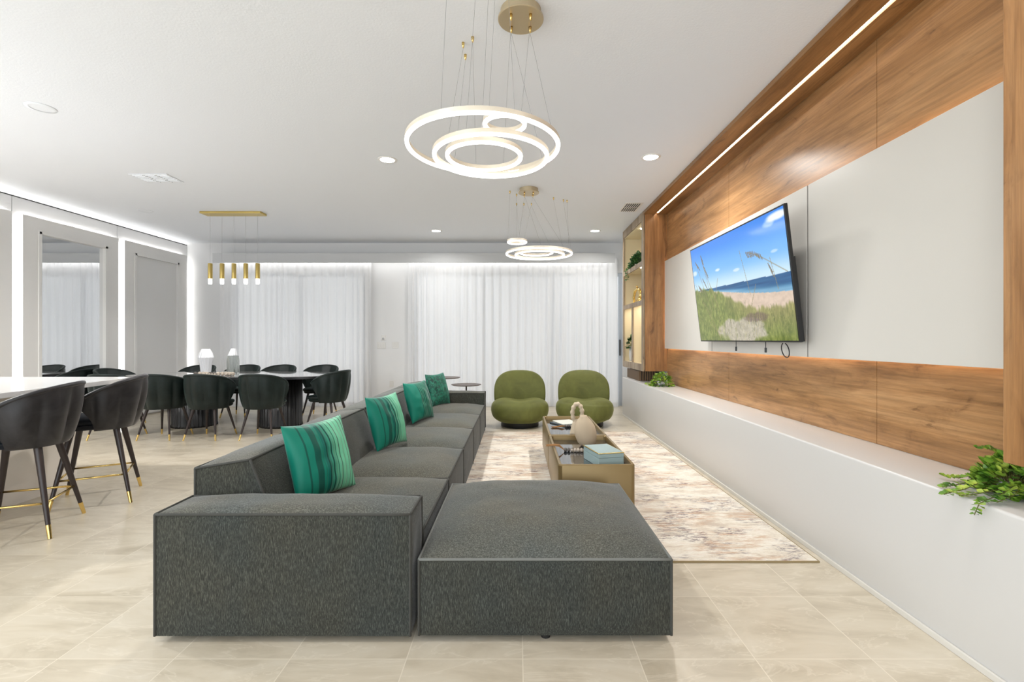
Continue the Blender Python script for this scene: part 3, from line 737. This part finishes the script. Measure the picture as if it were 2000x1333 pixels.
for a, b_ in zip(ys, ys[1:]):
    a += .003; b_ -= .003
    block('seat', -1.22, -.435, a, b_, .03, .372, (0, .012, .0, .0, 0, .052), sofa, pip=M['piping'] if a > 0 else None, edges=((5,6),(4,5),(7,6),(1,5),(2,6)))
    c = [(-1.488,a,.03),(-1.225,a,.03),(-1.225,b_,.03),(-1.488,b_,.03),(-1.488,a,.655),(-1.235,a,.695),(-1.235,b_,.695),(-1.488,b_,.655)]
    # back block with a sloping front face
    c2 = [(-1.488,a,.03),(-1.06,a,.375),(-1.06,b_,.375),(-1.488,b_,.03),(-1.488,a,.655),(-1.235,a,.695),(-1.235,b_,.695),(-1.488,b_,.655)]
    c2[1] = (-1.10, a, .36); c2[2] = (-1.10, b_, .36); c2[0] = (-1.488, a, .05); c2[3] = (-1.488, b_, .05)
    o = mpart(G().hexa(c2, (.008, .03, .004, .004, 0, .022), 14, .006), 'backrest', [M['sofa'], M['sofa_top_lit']], sofa)
    mpart(curve_edges(c2, ((4,5),(5,6),(6,7),(7,4),(0,4),(1,5),(2,6))), 'piping', M['piping'], sofa, sub=o, smooth=True)
mpart(G().box(-1.47, -1.2, 2.23, 6.45, .03, .2), 'back_base', M['sofa'], sofa)
g = G()
for x in (-1.44, -.50):
    for y in (2.05, 3.2, 4.3, 5.4, 6.6):
        mpart(G().lathe([(0, .0095), (.022, .0095), (.026, .034), (0, .034)] if x > -.9 and y > 2.7 and y < 6.5 else [(0, 0), (.022, 0), (.026, .034), (0, .034)], x, y, 12), 'foot', M['black_foot'], sofa)
ot = thing('ottoman', 'square dark grey ottoman with pale piping in front of the sofa end', 'ottoman', (.115, 2.5, 0))
block('cushion', -.405, .636, 1.985, 3.02, .03, .343, (.008, .014, .014, .01, 0, .085), ot, pip=M['piping_light'], edges=((4,5),(5,6),(6,7),(7,4)), n=22, wob=.008)
c = [(-.405,1.985,.03),(.636,1.985,.03),(.636,3.02,.03),(-.405,3.02,.03),(-.405,1.985,.343),(.636,1.985,.343),(.636,3.02,.343),(-.405,3.02,.343)]
mpart(curve_edges(c, ((0,4),(1,5),(2,6))), 'side_piping', M['piping'], ot, smooth=True)
for x, y in ((-.33, 2.06), (.12, 2.03), (.56, 2.06), (-.33, 2.66), (.56, 2.66)):
    mpart(G().lathe([(0, 0), (.02, 0), (.024, .034), (0, .034)], x, y, 12), 'foot', M['black_foot'], ot)

# ------------------------------------------------------------ throw pillows
def pillow(loc, rz, lean, size, label, mode, roll=0):
    NS, N = 130, 36; g = G()
    hs = size/2
    def pt(s_, t_, side):
        e = (max(0, 1-s_**2)*max(0, 1-t_**2))
        pin = 1-.10*(1-t_**2)*abs(s_)**2 ; pin2 = 1-.09*(1-s_**2)*abs(t_)**2
        th = .085*e**.5
        if mode == 'pleat': th += .0035*math.sin(s_*34)*(e**.3)*(1 if s_ > -.25 else 0)
        th += .012*noise.noise(Vector((s_*3, t_*3, side*5+loc[1])))*e
        return Vector((s_*hs*pin, side*th, t_*hs*pin2))
    def cs(s_):
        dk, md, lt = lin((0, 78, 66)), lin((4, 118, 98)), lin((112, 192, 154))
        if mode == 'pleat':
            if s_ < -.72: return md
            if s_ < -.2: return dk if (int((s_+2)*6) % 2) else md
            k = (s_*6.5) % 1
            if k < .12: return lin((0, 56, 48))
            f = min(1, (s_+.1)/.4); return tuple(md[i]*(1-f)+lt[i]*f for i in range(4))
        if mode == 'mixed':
            if s_ < -.3: return md
            k = (s_*9) % 1
            if k < .12: return lin((90, 190, 150))
            return dk
        return dk
    col = g.bm.verts.layers.float_color.new('Col')
    for side in (-1, 1):
        vs = []
        for j in range(N+1):
            row = []
            for i in range(NS+1):
                s_ = -1+2*i/NS; t_ = -1+2*j/N
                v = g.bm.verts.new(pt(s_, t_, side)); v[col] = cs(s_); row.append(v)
            vs.append(row)
        for j in range(N):
            for i in range(NS): g.bm.faces.new((vs[j][i], vs[j][i+1], vs[j+1][i+1], vs[j+1][i]))
    bmesh.ops.remove_doubles(g.bm, verts=g.bm.verts, dist=1e-5)
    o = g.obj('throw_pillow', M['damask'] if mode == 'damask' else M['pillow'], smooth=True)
    o.data.transform(Matrix.Translation((0, 0, hs)) @ Matrix.Rotation(roll, 4, 'Y'))
    o.data.transform(Matrix.Rotation(lean, 4, 'X'))
    o.location = loc; o.rotation_euler = (0, 0, rz)
    return tag(o, label, 'pillow', 'green velvet throw pillows')
pillow((-1.0, 2.56, .412), R(68), R(-16), .42, 'bright green pleated velvet pillow nearest the camera on the sofa', 'pleat')
pillow((-.97, 3.76, .412), R(72), R(-15), .42, 'green pleated velvet pillow second from the near end of the sofa', 'pleat')
pillow((-.965, 4.97, .412), R(70), R(-16), .42, 'green velvet pillow with textured stripes, third along the sofa', 'mixed')
pillow((-.965, 6.14, .412), R(66), R(-15), .42, 'darkest green patterned velvet pillow by the far sofa arm', 'damask')

# ------------------------------------------------------------ coffee tables
def coffee(y0, y1, label, name='coffee_table'):
    X0, X1 = .28, .805
    t = thing(name, label, 'coffee table', ((X0+X1)/2, (y0+y1)/2, 0), 0, 'coffee tables on the rug')
    zb, zt = .088, .40
    o = rrect(X0, X1, y0, y1, .03, 6); i_ = rrect(X0+.026, X1-.026, y0+.026, y1-.026, .018, 6)
    g = G(); N = len(o); bm = g.bm
    ring = lambda pts, z: [bm.verts.new((x, y, z)) for x, y in pts]
    def inset(pts, d): 
        cx, cy = (X0+X1)/2, (y0+y1)/2
        return [(x-(d if x > cx else -d), y-(d if y > cy else -d)) for x, y in pts]
    L = [ring(o, zb), ring(o, zt-.008), ring(inset(o, .005), zt), ring(inset(i_, -.005), zt), ring(i_, zt-.008), ring(i_, .352)]
    for a, b_ in zip(L, L[1:]):
        for k in range(N): bm.faces.new((a[k], a[(k+1)%N], b_[(k+1)%N], b_[k]))
    bm.faces.new(L[0][::-1])
    mpart(g, 'body', M['bronze'], t, smooth=True, angle=35)
    mpart(G().prism(rrect(X0+.027, X1-.027, y0+.027, y1-.027, .017, 6), .352, .360), 'glass_top', M['smoked'], t)
    mpart(G().box(X0+.05, X1-.05, y0+.05, y1-.05, .0095, .0885), 'plinth', M['table_black'], t)
    return t
coffee(3.27, 4.29, 'bronze coffee table with smoked glass top, nearer one holding the blue box')
coffee(4.30, 5.36, 'bronze coffee table with smoked glass top, farther one near the green chairs')
# box with lid
bx = thing('keepsake_box', 'pale blue box with gold trimmed lid on the nearer coffee table', 'box', (.625, 3.50, .3605), R(14))
o = G().box(-.095, .095, -.14, .14, 0, .062, .003).obj('body', M['box_blue'], bx)
o = G().box(-.095, .095, -.14, .14, .063, .093, .003).obj('lid', M['box_blue'], bx)
G().box(-.098, .098, -.143, .143, .093, .098, .001).obj('gold_trim', M['gold_brushed'], o)
G().box(-.091, .091, -.136, .136, .0981, .0995).obj('lid_top', M['box_blue'], o)
# pebble vase
vz = thing('pebble_vase', 'smooth beige egg shaped vase standing behind the blue box', 'vase', (.585, 4.03, .3605))
prof = [(0, 0), (.045, 0), (.07, .03), (.084, .08), (.086, .12), (.078, .17), (.055, .215), (.03, .243), (.026, .256), (.02, .256), (.02, .235), (0, .22)]
G().lathe(prof, n=36, rfun=lambda a, z: 1+.06*math.cos(2*a), tilt=lambda p: p+Vector((-.11*p.z, 0, 0))).obj('body', M['beige_ceramic'], vz, smooth=True)
# loop vase
lv_ = thing('loop_vase', 'rough sand coloured vase with an oval loop top, behind the egg shaped vase', 'vase', (.565, 4.52, .3605))
g = G(); g.lathe([(0, 0), (.062, 0), (.06, .02), (.045, .09), (.03, .14), (0, .145)], n=28, rfun=lambda a, z: 1+.15*math.cos(2*a))
g.tube([(.045*math.sin(a)*1.0, 0, .20+.085*math.cos(a)) for a in [2*PI*i/40 for i in range(40)]], [.020+.004*math.sin(i*1.7) for i in range(40)], 10, closed=True)
g.obj('body', M['stone_ceramic'], lv_, smooth=True)
# bead strands with tassels
def strand(loc, rz, n, label, r=.013, two=True, grp=None, tassel=True, lift=0):
    t = thing('bead_strand', label, 'beads', loc, rz)
    k = 0
    for row in range(2 if two else 1):
        for i in range(n):
            x = .0+i*r*1.95; y = (row-.5)*r*2.2+.004*math.sin(i*1.3+row)
            G().sphere((x, y, r), r, 10).obj('bead', M['bead_dark'] if (i < 2 or (i*3+row) % 7 == 0) else M['bead_light'], t, smooth=True)
    if tassel:
        g = G()
        for q in range(26):
            a = random.uniform(-.26, .26); L_ = random.uniform(.11, .15); z = random.uniform(.004, .018)
            g.tube([(-.012, 0, .014), (-.05, a*.05, z+.006+lift*.7), (-.09, a*.075, z*.5+.004+lift), (-.012-L_, a*L_*.9, z*.5+lift)], [.0035, .003, .0028, .002], 4)
        g.obj('tassel', M['tassel'], t)
    return t
strand((.385, 3.83, .3605), R(-6), 8, 'pale and dark wooden beads with a jute tassel on the nearer coffee table', lift=.042)
strand((.50, 4.88, .3605), R(8), 3, 'jute tassel and short beads on the farther coffee table')
# magazines
t = thing('magazine', 'thin magazine with pale printed cover on the farther coffee table, topmost of two', 'magazine', (.52, 5.10, .3725), R(20))
G().box(-.10, .10, -.13, .13, 0, .008, .001).obj('pages', M['paper'], t)
t = thing('magazine', 'dark edged magazine on the farther coffee table, under the pale one', 'magazine', (.515, 5.08, .3605), R(32))
G().box(-.11, .11, -.14, .14, 0, .0115, .001).obj('pages', M['paper2'], t)

# ------------------------------------------------------------ lounge chairs
def superell(cx, cy, cz, a, b_, c, e1, e2, warp=None, n=48, mm=28):
    g = G(); sg = lambda w_, e: math.copysign(abs(w_)**e, w_)
    def f(u, v):
        th = (u-.5)*2*PI; ph = (v-.5)*PI
        p = Vector((a*sg(math.cos(ph), e1)*sg(math.cos(th), e2), b_*sg(math.cos(ph), e1)*sg(math.sin(th), e2), c*sg(math.sin(ph), e1)))
        if warp: p = warp(p)
        return p+Vector((cx, cy, cz))
    g.grid(f, n, mm, closed_u=True); bmesh.ops.remove_doubles(g.bm, verts=g.bm.verts, dist=1e-4)
    return g
def lounge(loc, rz, label, wr):
    t = thing('lounge_chair', label, 'armchair', loc, rz, 'green lounge chairs')
    def ws(p):
        x, y, z = p
        if z > 0: z -= .055*math.exp(-(x/.17)**2-((y-.02)/.3)**2)*1.0; 
        k = 1+.03*math.cos(PI*y/.8)
        x *= k
        x *= 1-.12*max(0, -z/.15)*0.6
        if y < -.1: z += wr*.010*math.sin(z*90+x*4)*max(0, math.cos(x*3.2))*min(1, (-y-.1)/.15)
        y += .02*math.cos(x*4)*(-1 if y < 0 else 0)
        return Vector((x, y, z))
    superell(0, -.02, .235, .405, .40, .175, .62, .72, ws, 72, 40).obj('seat', M['green_velvet'], t, smooth=True)
    def wb(p):
        x, y, z = p
        y += .16*z+.10*(z/.35)**2
        y += -.10*(abs(x)/.36)**2.2
        return Vector((x, y, z))
    superell(0, .30, .455, .385, .13, .325, .72, .62, wb, 64, 36).obj('backrest', M['green_velvet'], t, smooth=True)
    G().lathe([(0, 0), (.27, 0), (.275, .01), (.275, .065), (.26, .075), (0, .075)], n=48).obj('base', M['table_black'], t, smooth=True, angle=40)
    return t
lounge((.04, 7.02, 0), 0, 'round olive green velvet lounge chair, the left one of the pair', .25)
lounge((.985, 7.06, 0), R(-5), 'round olive green velvet lounge chair, the right one beside the white ledge', 1.0)
# side tables
def side_table(x, y, z, r, label):
    t = thing('side_table', label, 'side table', (x, y, 0), 0, 'round side tables behind the sofa')
    G().lathe([(0, z-.016), (r-.03, z-.016), (r, z-.004), (r, z), (0, z)], n=40).obj('top', M['side_top'], t, smooth=True, angle=30)
    G().lathe([(.011, .01), (.011, z-.03), (.05, z-.02), (.05, z-.016), (0, z-.016)], n=16).obj('pole', M['leg'], t, smooth=True)
    G().lathe([(0, 0), (.15, 0), (.15, .008), (.02, .014), (0, .014)], n=32).obj('base', M['table_black'], t, smooth=True, angle=30)
side_table(-.75, 7.1, .592, .222, 'small round dark side table peeking over the far sofa arm')
side_table(-1.14, 7.62, .655, .24, 'taller round dark side table partly behind the darkest pillow')

# ------------------------------------------------------------ dining chairs and counter stools
def shell_seat(root, zs, zt, mv, ms, rb=.235, rt=.29, zb=None, arm=.15):
    zb = zb if zb is not None else zs-.07
    NU, NV = 72, 16; th = .038
    def P(u, v, side):
        s_ = 2*u-1
        lim = R(86)+R(20)*v**2
        a = s_*lim
        top = zt-arm*(abs(s_)**2.2)-.03*abs(s_)**8
        z = zb+(top-zb)*v
        r = rb+(rt-rb)*(v**.8)
        rip = .026*abs(math.cos(a*5.2+.0))**.8*(math.sin(PI*min(1, v*1.05))**.5 if v < .97 else .2)
        r += rip if side else -rip*.7-th*(1-.5*max(0, v-.8)/.2)
        fl = .02*v
        return Vector((r*.965*math.sin(a), -(r+fl)*math.cos(a)*.98, z))
    g = G(); V = {}
    for side in (0, 1):
        for j in range(NV+1):
            for i in range(NU+1): V[side, i, j] = g.bm.verts.new(P(i/NU, j/NV, side))
    for side in (0, 1):
        for j in range(NV):
            for i in range(NU): g.bm.faces.new((V[side,i,j], V[side,i+1,j], V[side,i+1,j+1], V[side,i,j+1]))
    for i in range(NU):
        g.bm.faces.new((V[0,i,NV], V[0,i+1,NV], V[1,i+1,NV], V[1,i,NV])); g.bm.faces.new((V[0,i,0], V[0,i+1,0], V[1,i+1,0], V[1,i,0]))
    for j in range(NV):
        for i in (0, NU): g.bm.faces.new((V[0,i,j], V[0,i,j+1], V[1,i,j+1], V[1,i,j]))
    sh = g.obj('backrest', mv, root, smooth=True, angle=50)
    pts = [P(i/NU, 1, 1).lerp(P(i/NU, 1, 0), .5)+Vector((0, 0, .001)) for i in range(NU+1)]
    G().tube(pts, .016, 8).obj('rim', mv, sh, smooth=True)
    pr = [(0, zb+.005), (.20, zb+.005), (.215, zb+.02), (.215, zs-.055), (0, zs-.055)]
    sq = lambda a, z: (abs(math.cos(a))**4+abs(math.sin(a))**4)**-.25*.96
    G().lathe(pr, 0, .015, 40, sq).obj('seat_base', ms, root, smooth=True, angle=50)
    pr = [(0, zs-.054), (.205, zs-.054), (.222, zs-.04), (.224, zs-.02), (.21, zs-.004), (.15, zs+.006), (0, zs+.01)]
    G().lathe(pr, 0, .03, 40, sq).obj('seat', ms, root, smooth=True, angle=60)
def legs(root, zt, fx, fy, tx, ty, r0=.02, r1=.010, gold=.085):
    for sx in (-1, 1):
        for sy in (-1, 1):
            a = Vector((sx*tx, sy*ty, zt)); b_ = Vector((sx*fx, sy*fy, 0)); f = 1-gold/zt
            c = a.lerp(b_, f); rc = r0+(r1-r0)*f
            lg = G().tube([a, c], [r0, rc], 12).obj('leg', M['leg'], root, smooth=True, angle=50)
            G().tube([c, b_+Vector((0, 0, .001))], [rc+.0008, r1], 12).obj('gold_tip', M['gold'], lg, smooth=True, angle=50)
def dining_chair(label, loc, rz):
    t = thing('dining_chair', label, 'chair', loc, rz, 'dining chairs around the long table')
    shell_seat(t, .475, .815, M['chair_velvet'], M['chair_velvet'], zb=.385, arm=.13)
    legs(t, .39, .20, .225, .13, .13, .019, .009, .075)
    return t
CH = [(-3.92, 6.16, 0, 'black green velvet dining chair, near side of the table, below the white vases'),
      (-3.24, 6.17, R(2), 'black green velvet dining chair, near side of the table, closest to the sofa'),
      (-4.50, 6.16, R(2), 'black green velvet dining chair, near side of the table, just right of the counter stool'),
      (-5.11, 6.16, 0, 'black green velvet dining chair, near side of the table, mostly hidden behind the counter stool'),
      (-2.66, 6.78, R(76), 'black green velvet dining chair at the right head of the table, seen from the side'),
      (-5.82, 7.05, R(-92), 'black green velvet dining chair at the left head of the table, by the wall frames'),
      (-5.27, 7.88, R(180), 'black green velvet dining chair, far side of the table, leftmost behind the white faceted vase'),
      (-4.53, 7.88, R(180), 'black green velvet dining chair, far side of the table, right behind the bead garland'),
      (-3.93, 7.88, R(180), 'black green velvet dining chair, far side of the table, third from the left'),
      (-3.23, 7.88, R(180), 'black green velvet dining chair, far side of the table, rightmost in its row')]
dc0 = None
for x, y, rz, lb in CH:
    if dc0 is None: dc0 = dining_chair(lb, (x, y, 0), rz)
    else: dup(dc0, (x, y, 0), rz, lb)
def stool(label, loc, rz):
    t = thing('counter_stool', label, 'bar stool', loc, rz, 'counter stools')
    shell_seat(t, .66, .955, M['stool_velvet'], M['stool_seat'], rb=.235, rt=.295, zb=.565, arm=.15)
    legs(t, .57, .245, .235, .13, .13, .022, .011, .085)
    zr = .215; f = 1-zr/.57
    px = .13+(.245-.13)*f; py = .13+(.235-.13)*f
    c = [(-px, -py, zr), (px, -py, zr), (px, py, zr), (-px, py, zr)]
    g = G()
    for i in range(4): g.tube([c[i], c[(i+1)%4]], .0075, 8)
    g.obj('foot_rail', M['gold'], t, smooth=True)
    return t
st = stool('dark velvet counter stool with gold foot rail, nearest the camera at the left edge', (-3.24, 3.15, 0), R(113))
dup(st, (-3.29, 3.78, 0), R(121), 'dark velvet counter stool with gold foot rail, the farther one beside the counter end')

# ------------------------------------------------------------ kitchen island
isl = thing('kitchen_island', 'white stone counter island at the left edge with overhanging top', 'counter', (-4.2, 3.2, 0))
mpart(G().prism([(-3.12, 2.0), (-3.46, 4.33), (-3.50, 4.38), (-5.1, 4.38), (-5.1, 2.0)], .875, .912, .003), 'worktop', M['quartz'], isl)
mpart(G().prism([(-3.80, 2.0), (-3.80, 4.1), (-3.86, 4.22), (-3.98, 4.27), (-5.0, 4.27), (-5.0, 2.0)], 0, .8745), 'base', M['quartz_edge'], isl)

# ------------------------------------------------------------ dining table
dt = thing('dining_table', 'long dining table with glossy top on two fluted black pedestals', 'table', (-4.08, 7.02, 0))
def oval(a, b_, e, n=64):
    sg = lambda w_: math.copysign(abs(w_)**e, w_)
    return [(a*sg(math.cos(2*PI*i/n)), b_*sg(math.sin(2*PI*i/n))) for i in range(n)]
G().prism(oval(1.42, .57, .55), .742, .75).obj('marble_top', M['marble'], dt)
G().prism(oval(1.425, .575, .55), .712, .7415, .006).obj('top_rim', M['table_black'], dt)
for x in (-.62, .64):
    G().lathe([(.25, 0), (.285, .0), (.285, .03), (.28, .04), (.28, .70), (.2, .7115)], x, 0, 144, lambda a, z: 1+.018*math.cos(36*a)).obj('pedestal', M['table_black'], dt, smooth=True)
# vases and garland
ZD = .7505
def fac(nm, loc, prof, n, label, mt, rf=None, lean=0):
    t = thing(nm, label, 'vase', loc)
    G().lathe(prof, n=n, rfun=rf, tilt=(lambda p: p+Vector((lean*p.z, 0, 0))) if lean else None).obj('body', mt, t, smooth=not (rf is None), angle=20)
    return t
rf = lambda a, z: 1+.10*abs(math.cos(a*6))
fac('faceted_vase', (-4.54, 7.02, ZD), [(0, 0), (.05, 0), (.062, .05), (.072, .16), (.092, .24), (.075, .31), (.048, .365), (.042, .365), (.065, .30), (0, .28)], 48, 'tall white faceted vase on the dining table, left of the beads', M['white_ceramic'], rf)
fac('faceted_vase', (-4.24, 7.12, ZD), [(0, 0), (.04, 0), (.03, .06), (.035, .15), (.05, .23), (.058, .27), (.04, .33), (.028, .37), (.022, .37), (.03, .3), (0, .28)], 48, 'slim white leaning vase on the dining table, beside the ribbed glass one', M['white_ceramic'], rf, .12)
fac('ribbed_vase', (-4.09, 6.93, ZD), [(0, 0), (.072, 0), (.078, .02), (.08, .2), (.07, .27), (.064, .27), (.07, .2), (.07, .03), (0, .02)], 128, 'clear ribbed glass vase on the dining table, behind the beads', M['clear_vase'], lambda a, z: 1+.02*math.cos(32*a))
gar = thing('bead_garland', 'chunky grey wooden bead garland on the dining table below the vases', 'beads', (-4.22, 6.72, ZD))
for i in range(13):
    x = -.27+i*.045; y = .03*math.sin(i*.9)
    G().sphere((x, y, .026), .026, 12).obj('bead', M['bead_dark'] if i in (0, 5, 6) else M['bead_light'], gar, smooth=True)
for i in range(9):
    x = -.12+i*.045; y = -.075+.02*math.cos(i*.8)
    G().sphere((x, y, .018), .018, 10).obj('bead', M['bead_light'], gar, smooth=True)

# ------------------------------------------------------------ plants
def leafy(nm, label, loc, mt, ball, n, lsz, trails, seed, stems=True, pot=None):
    rs = random.Random(seed); t = thing(nm, label, 'plant', loc)
    g = G(); sg = G()
    def leaf(p, d, up, L):
        d = d.normalized(); sd = d.cross(up)
        if sd.length < 1e-3: sd = d.orthogonal()
        sd.normalize(); nn = sd.cross(d).normalized(); w_ = L*.46
        a = p; m1 = p+d*L*.45; e = p+d*L
        v = [g.bm.verts.new(q) for q in (a, m1+sd*w_+nn*w_*.25, p+d*L*.8+sd*w_*.6+nn*w_*.1, e, p+d*L*.8-sd*w_*.6+nn*w_*.1, m1-sd*w_+nn*w_*.25, m1)]
        for q in ((0,1,6), (1,2,3,6), (6,3,4,5), (0,6,5)): g.bm.faces.new([v[i] for i in q])
    bx_, by_, bz_ = ball
    for i in range(n):
        th = rs.uniform(0, 2*PI); ph = math.acos(rs.uniform(-.15, 1)); rr = rs.uniform(.55, 1)**.6
        d = Vector((math.sin(ph)*math.cos(th), math.sin(ph)*math.sin(th), math.cos(ph)))
        p = Vector((d.x*bx_*rr, d.y*by_*rr, max(.008, d.z*bz_*rr)))
        dd = (d+Vector((rs.uniform(-1, 1), rs.uniform(-1, 1), rs.uniform(-.6, .8)))*.8)
        leaf(p, dd, Vector((rs.uniform(-.6, .6), rs.uniform(-.6, .6), 1)), lsz*rs.uniform(.7, 1.25))
        if i % 5 == 0: sg.tube([Vector((0, 0, .004)), p*.6+Vector((0, 0, .01)), p], .0012, 4)
    for pts in trails:
        pts = [Vector(p) for p in pts]; sg.tube(pts, [.0018]*len(pts), 5)
        tot = len(pts)-1
        for k in range(int(tot*4)):
            f = (k+.5)/(tot*4)*tot; i = int(f); p = pts[i].lerp(pts[i+1], f-i); ax = (pts[i+1]-pts[i]).normalized()
            for sd in (-1, 1):
                s_ = ax.cross(Vector((0, 0, 1)))
                if s_.length < .1: s_ = ax.orthogonal()
                d = s_.normalized()*sd*.8+ax*.5+Vector((0, 0, rs.uniform(-.1, .5)))
                leaf(p, d, Vector((rs.uniform(-.7, .7), rs.uniform(-1.2, .2), 1)), lsz*rs.uniform(.65, 1.05)*(1-.3*f/tot))
    if pot: G().lathe(pot, n=24).obj('pot', M['white_ceramic'], t, smooth=True)
    g.obj('foliage', mt, t, smooth=False); sg.obj('stem', M['stem'], t)
    return t
Z0 = LT+.001
leafy('trailing_plant', 'bright green trailing plant on the white ledge at the right edge', (1.985, 1.93, Z0), M['leaf'], (.095, .13, .14), 620, .034,
      [[(-.03, .04, .06), (-.06, .10, .05), (-.08, .15, .02), (-.11, .20, .02)], [(-.03, .06, .05), (-.05, .12, .04), (-.06, .17, .012)],
       [(-.04, .0, .05), (-.12, .01, .04), (-.20, -.01, .02), (-.26, -.02, .012), (-.30, -.03, .006)],
       [(-.04, .02, .04), (-.12, .05, .03), (-.18, .06, .015), (-.235, .05, .01)],
       [(-.04, -.04, .05), (-.11, -.05, .03), (-.19, -.05, .014), (-.25, -.04, .004)],
       [(-.05, -.06, .05), (-.14, -.10, .03), (-.22, -.12, .014), (-.262, -.135, .004), (-.285, -.14, -.035)],
       [(-.04, -.08, .05), (-.12, -.12, .03), (-.2, -.14, .012)],
       [(.0, .03, .10), (.0, .05, .15), (-.01, .09, .162), (-.015, .13, .155)]], 4,
      pot=[(0, .0), (.035, .0), (.045, .03), (.047, .05), (.04, .05), (0, .04)])
leafy('trailing_plant', 'small bushy green plant on the white ledge under the oak post', (1.93, 6.42, Z0), M['leaf'], (.15, .14, .17), 420, .034,
      [[(-.05, .0, .04), (-.12, .05, .02), (-.18, .15, .01), (-.13, .3, .01)], [(-.05, .05, .04), (-.1, .2, .012), (-.12, .33, .01)]], 9,
      pot=[(0, 0), (.045, 0), (.06, .05), (.055, .06), (0, .05)])
leafy('hanging_plant', 'dark green ivy draped over the top shelf of the display cabinet', (1.93, 7.62, 2.376), M['leaf_dark'], (.12, .2, .24), 340, .06,
      [[(-.05, .05, .08), (-.10, .10, .06), (-.145, .14, .01), (-.15, .16, -.09), (-.15, .18, -.16)], [(-.05, .12, .1), (-.09, .22, .10), (-.12, .28, .02), (-.147, .3, -.02)]], 12,
      pot=[(0, 0), (.05, 0), (.065, .07), (.06, .08), (0, .07)])
leafy('small_plant', 'small green plant in a slim white vase in the bottom of the cabinet', (1.88, 7.93, .901), M['leaf_dark'], (.05, .05, .30), 90, .06, [], 15,
      pot=[(0, 0), (.03, 0), (.035, .1), (.03, .24), (.022, .24), (0, .2)])
for ch in kids(bpy.data.objects['small_plant']):
    if ch.name.startswith('foliage'): ch.data.transform(Matrix.Translation((0, 0, .2)) @ Matrix.Diagonal((1, 1, .7, 1)))
    if ch.name.startswith('stem'): ch.data.transform(Matrix.Translation((0, 0, .18)) @ Matrix.Diagonal((1, 1, .6, 1)))
# gold sculpture
t = thing('gold_sculpture', 'shiny gold looped sculpture on the middle shelf of the display cabinet', 'sculpture', (1.92, 7.66, 1.816))
g = G(); pts = []
for i in range(49):
    a = R(-20+i*5.4); pts.append((.02*math.sin(a*2), -.14*math.cos(a), .02+.24*max(0, math.sin(a))**.6 if math.sin(a) > 0 else .02))
g.tube([(-.02, .13, .018), (-.03, .14, .12), (-.02, .10, .22), (0, .02, .25), (.01, -.07, .22), (.02, -.11, .14), (.01, -.06, .07), (0, .02, .06)], [.02, .022, .024, .024, .024, .03, .036, .02], 12)
g.sphere((.02, -.08, .05), .05, 14, (1, 1.2, 1)); g.sphere((-.01, .02, .285), .016, 10)
g.obj('body', M['gold'], t, smooth=True)
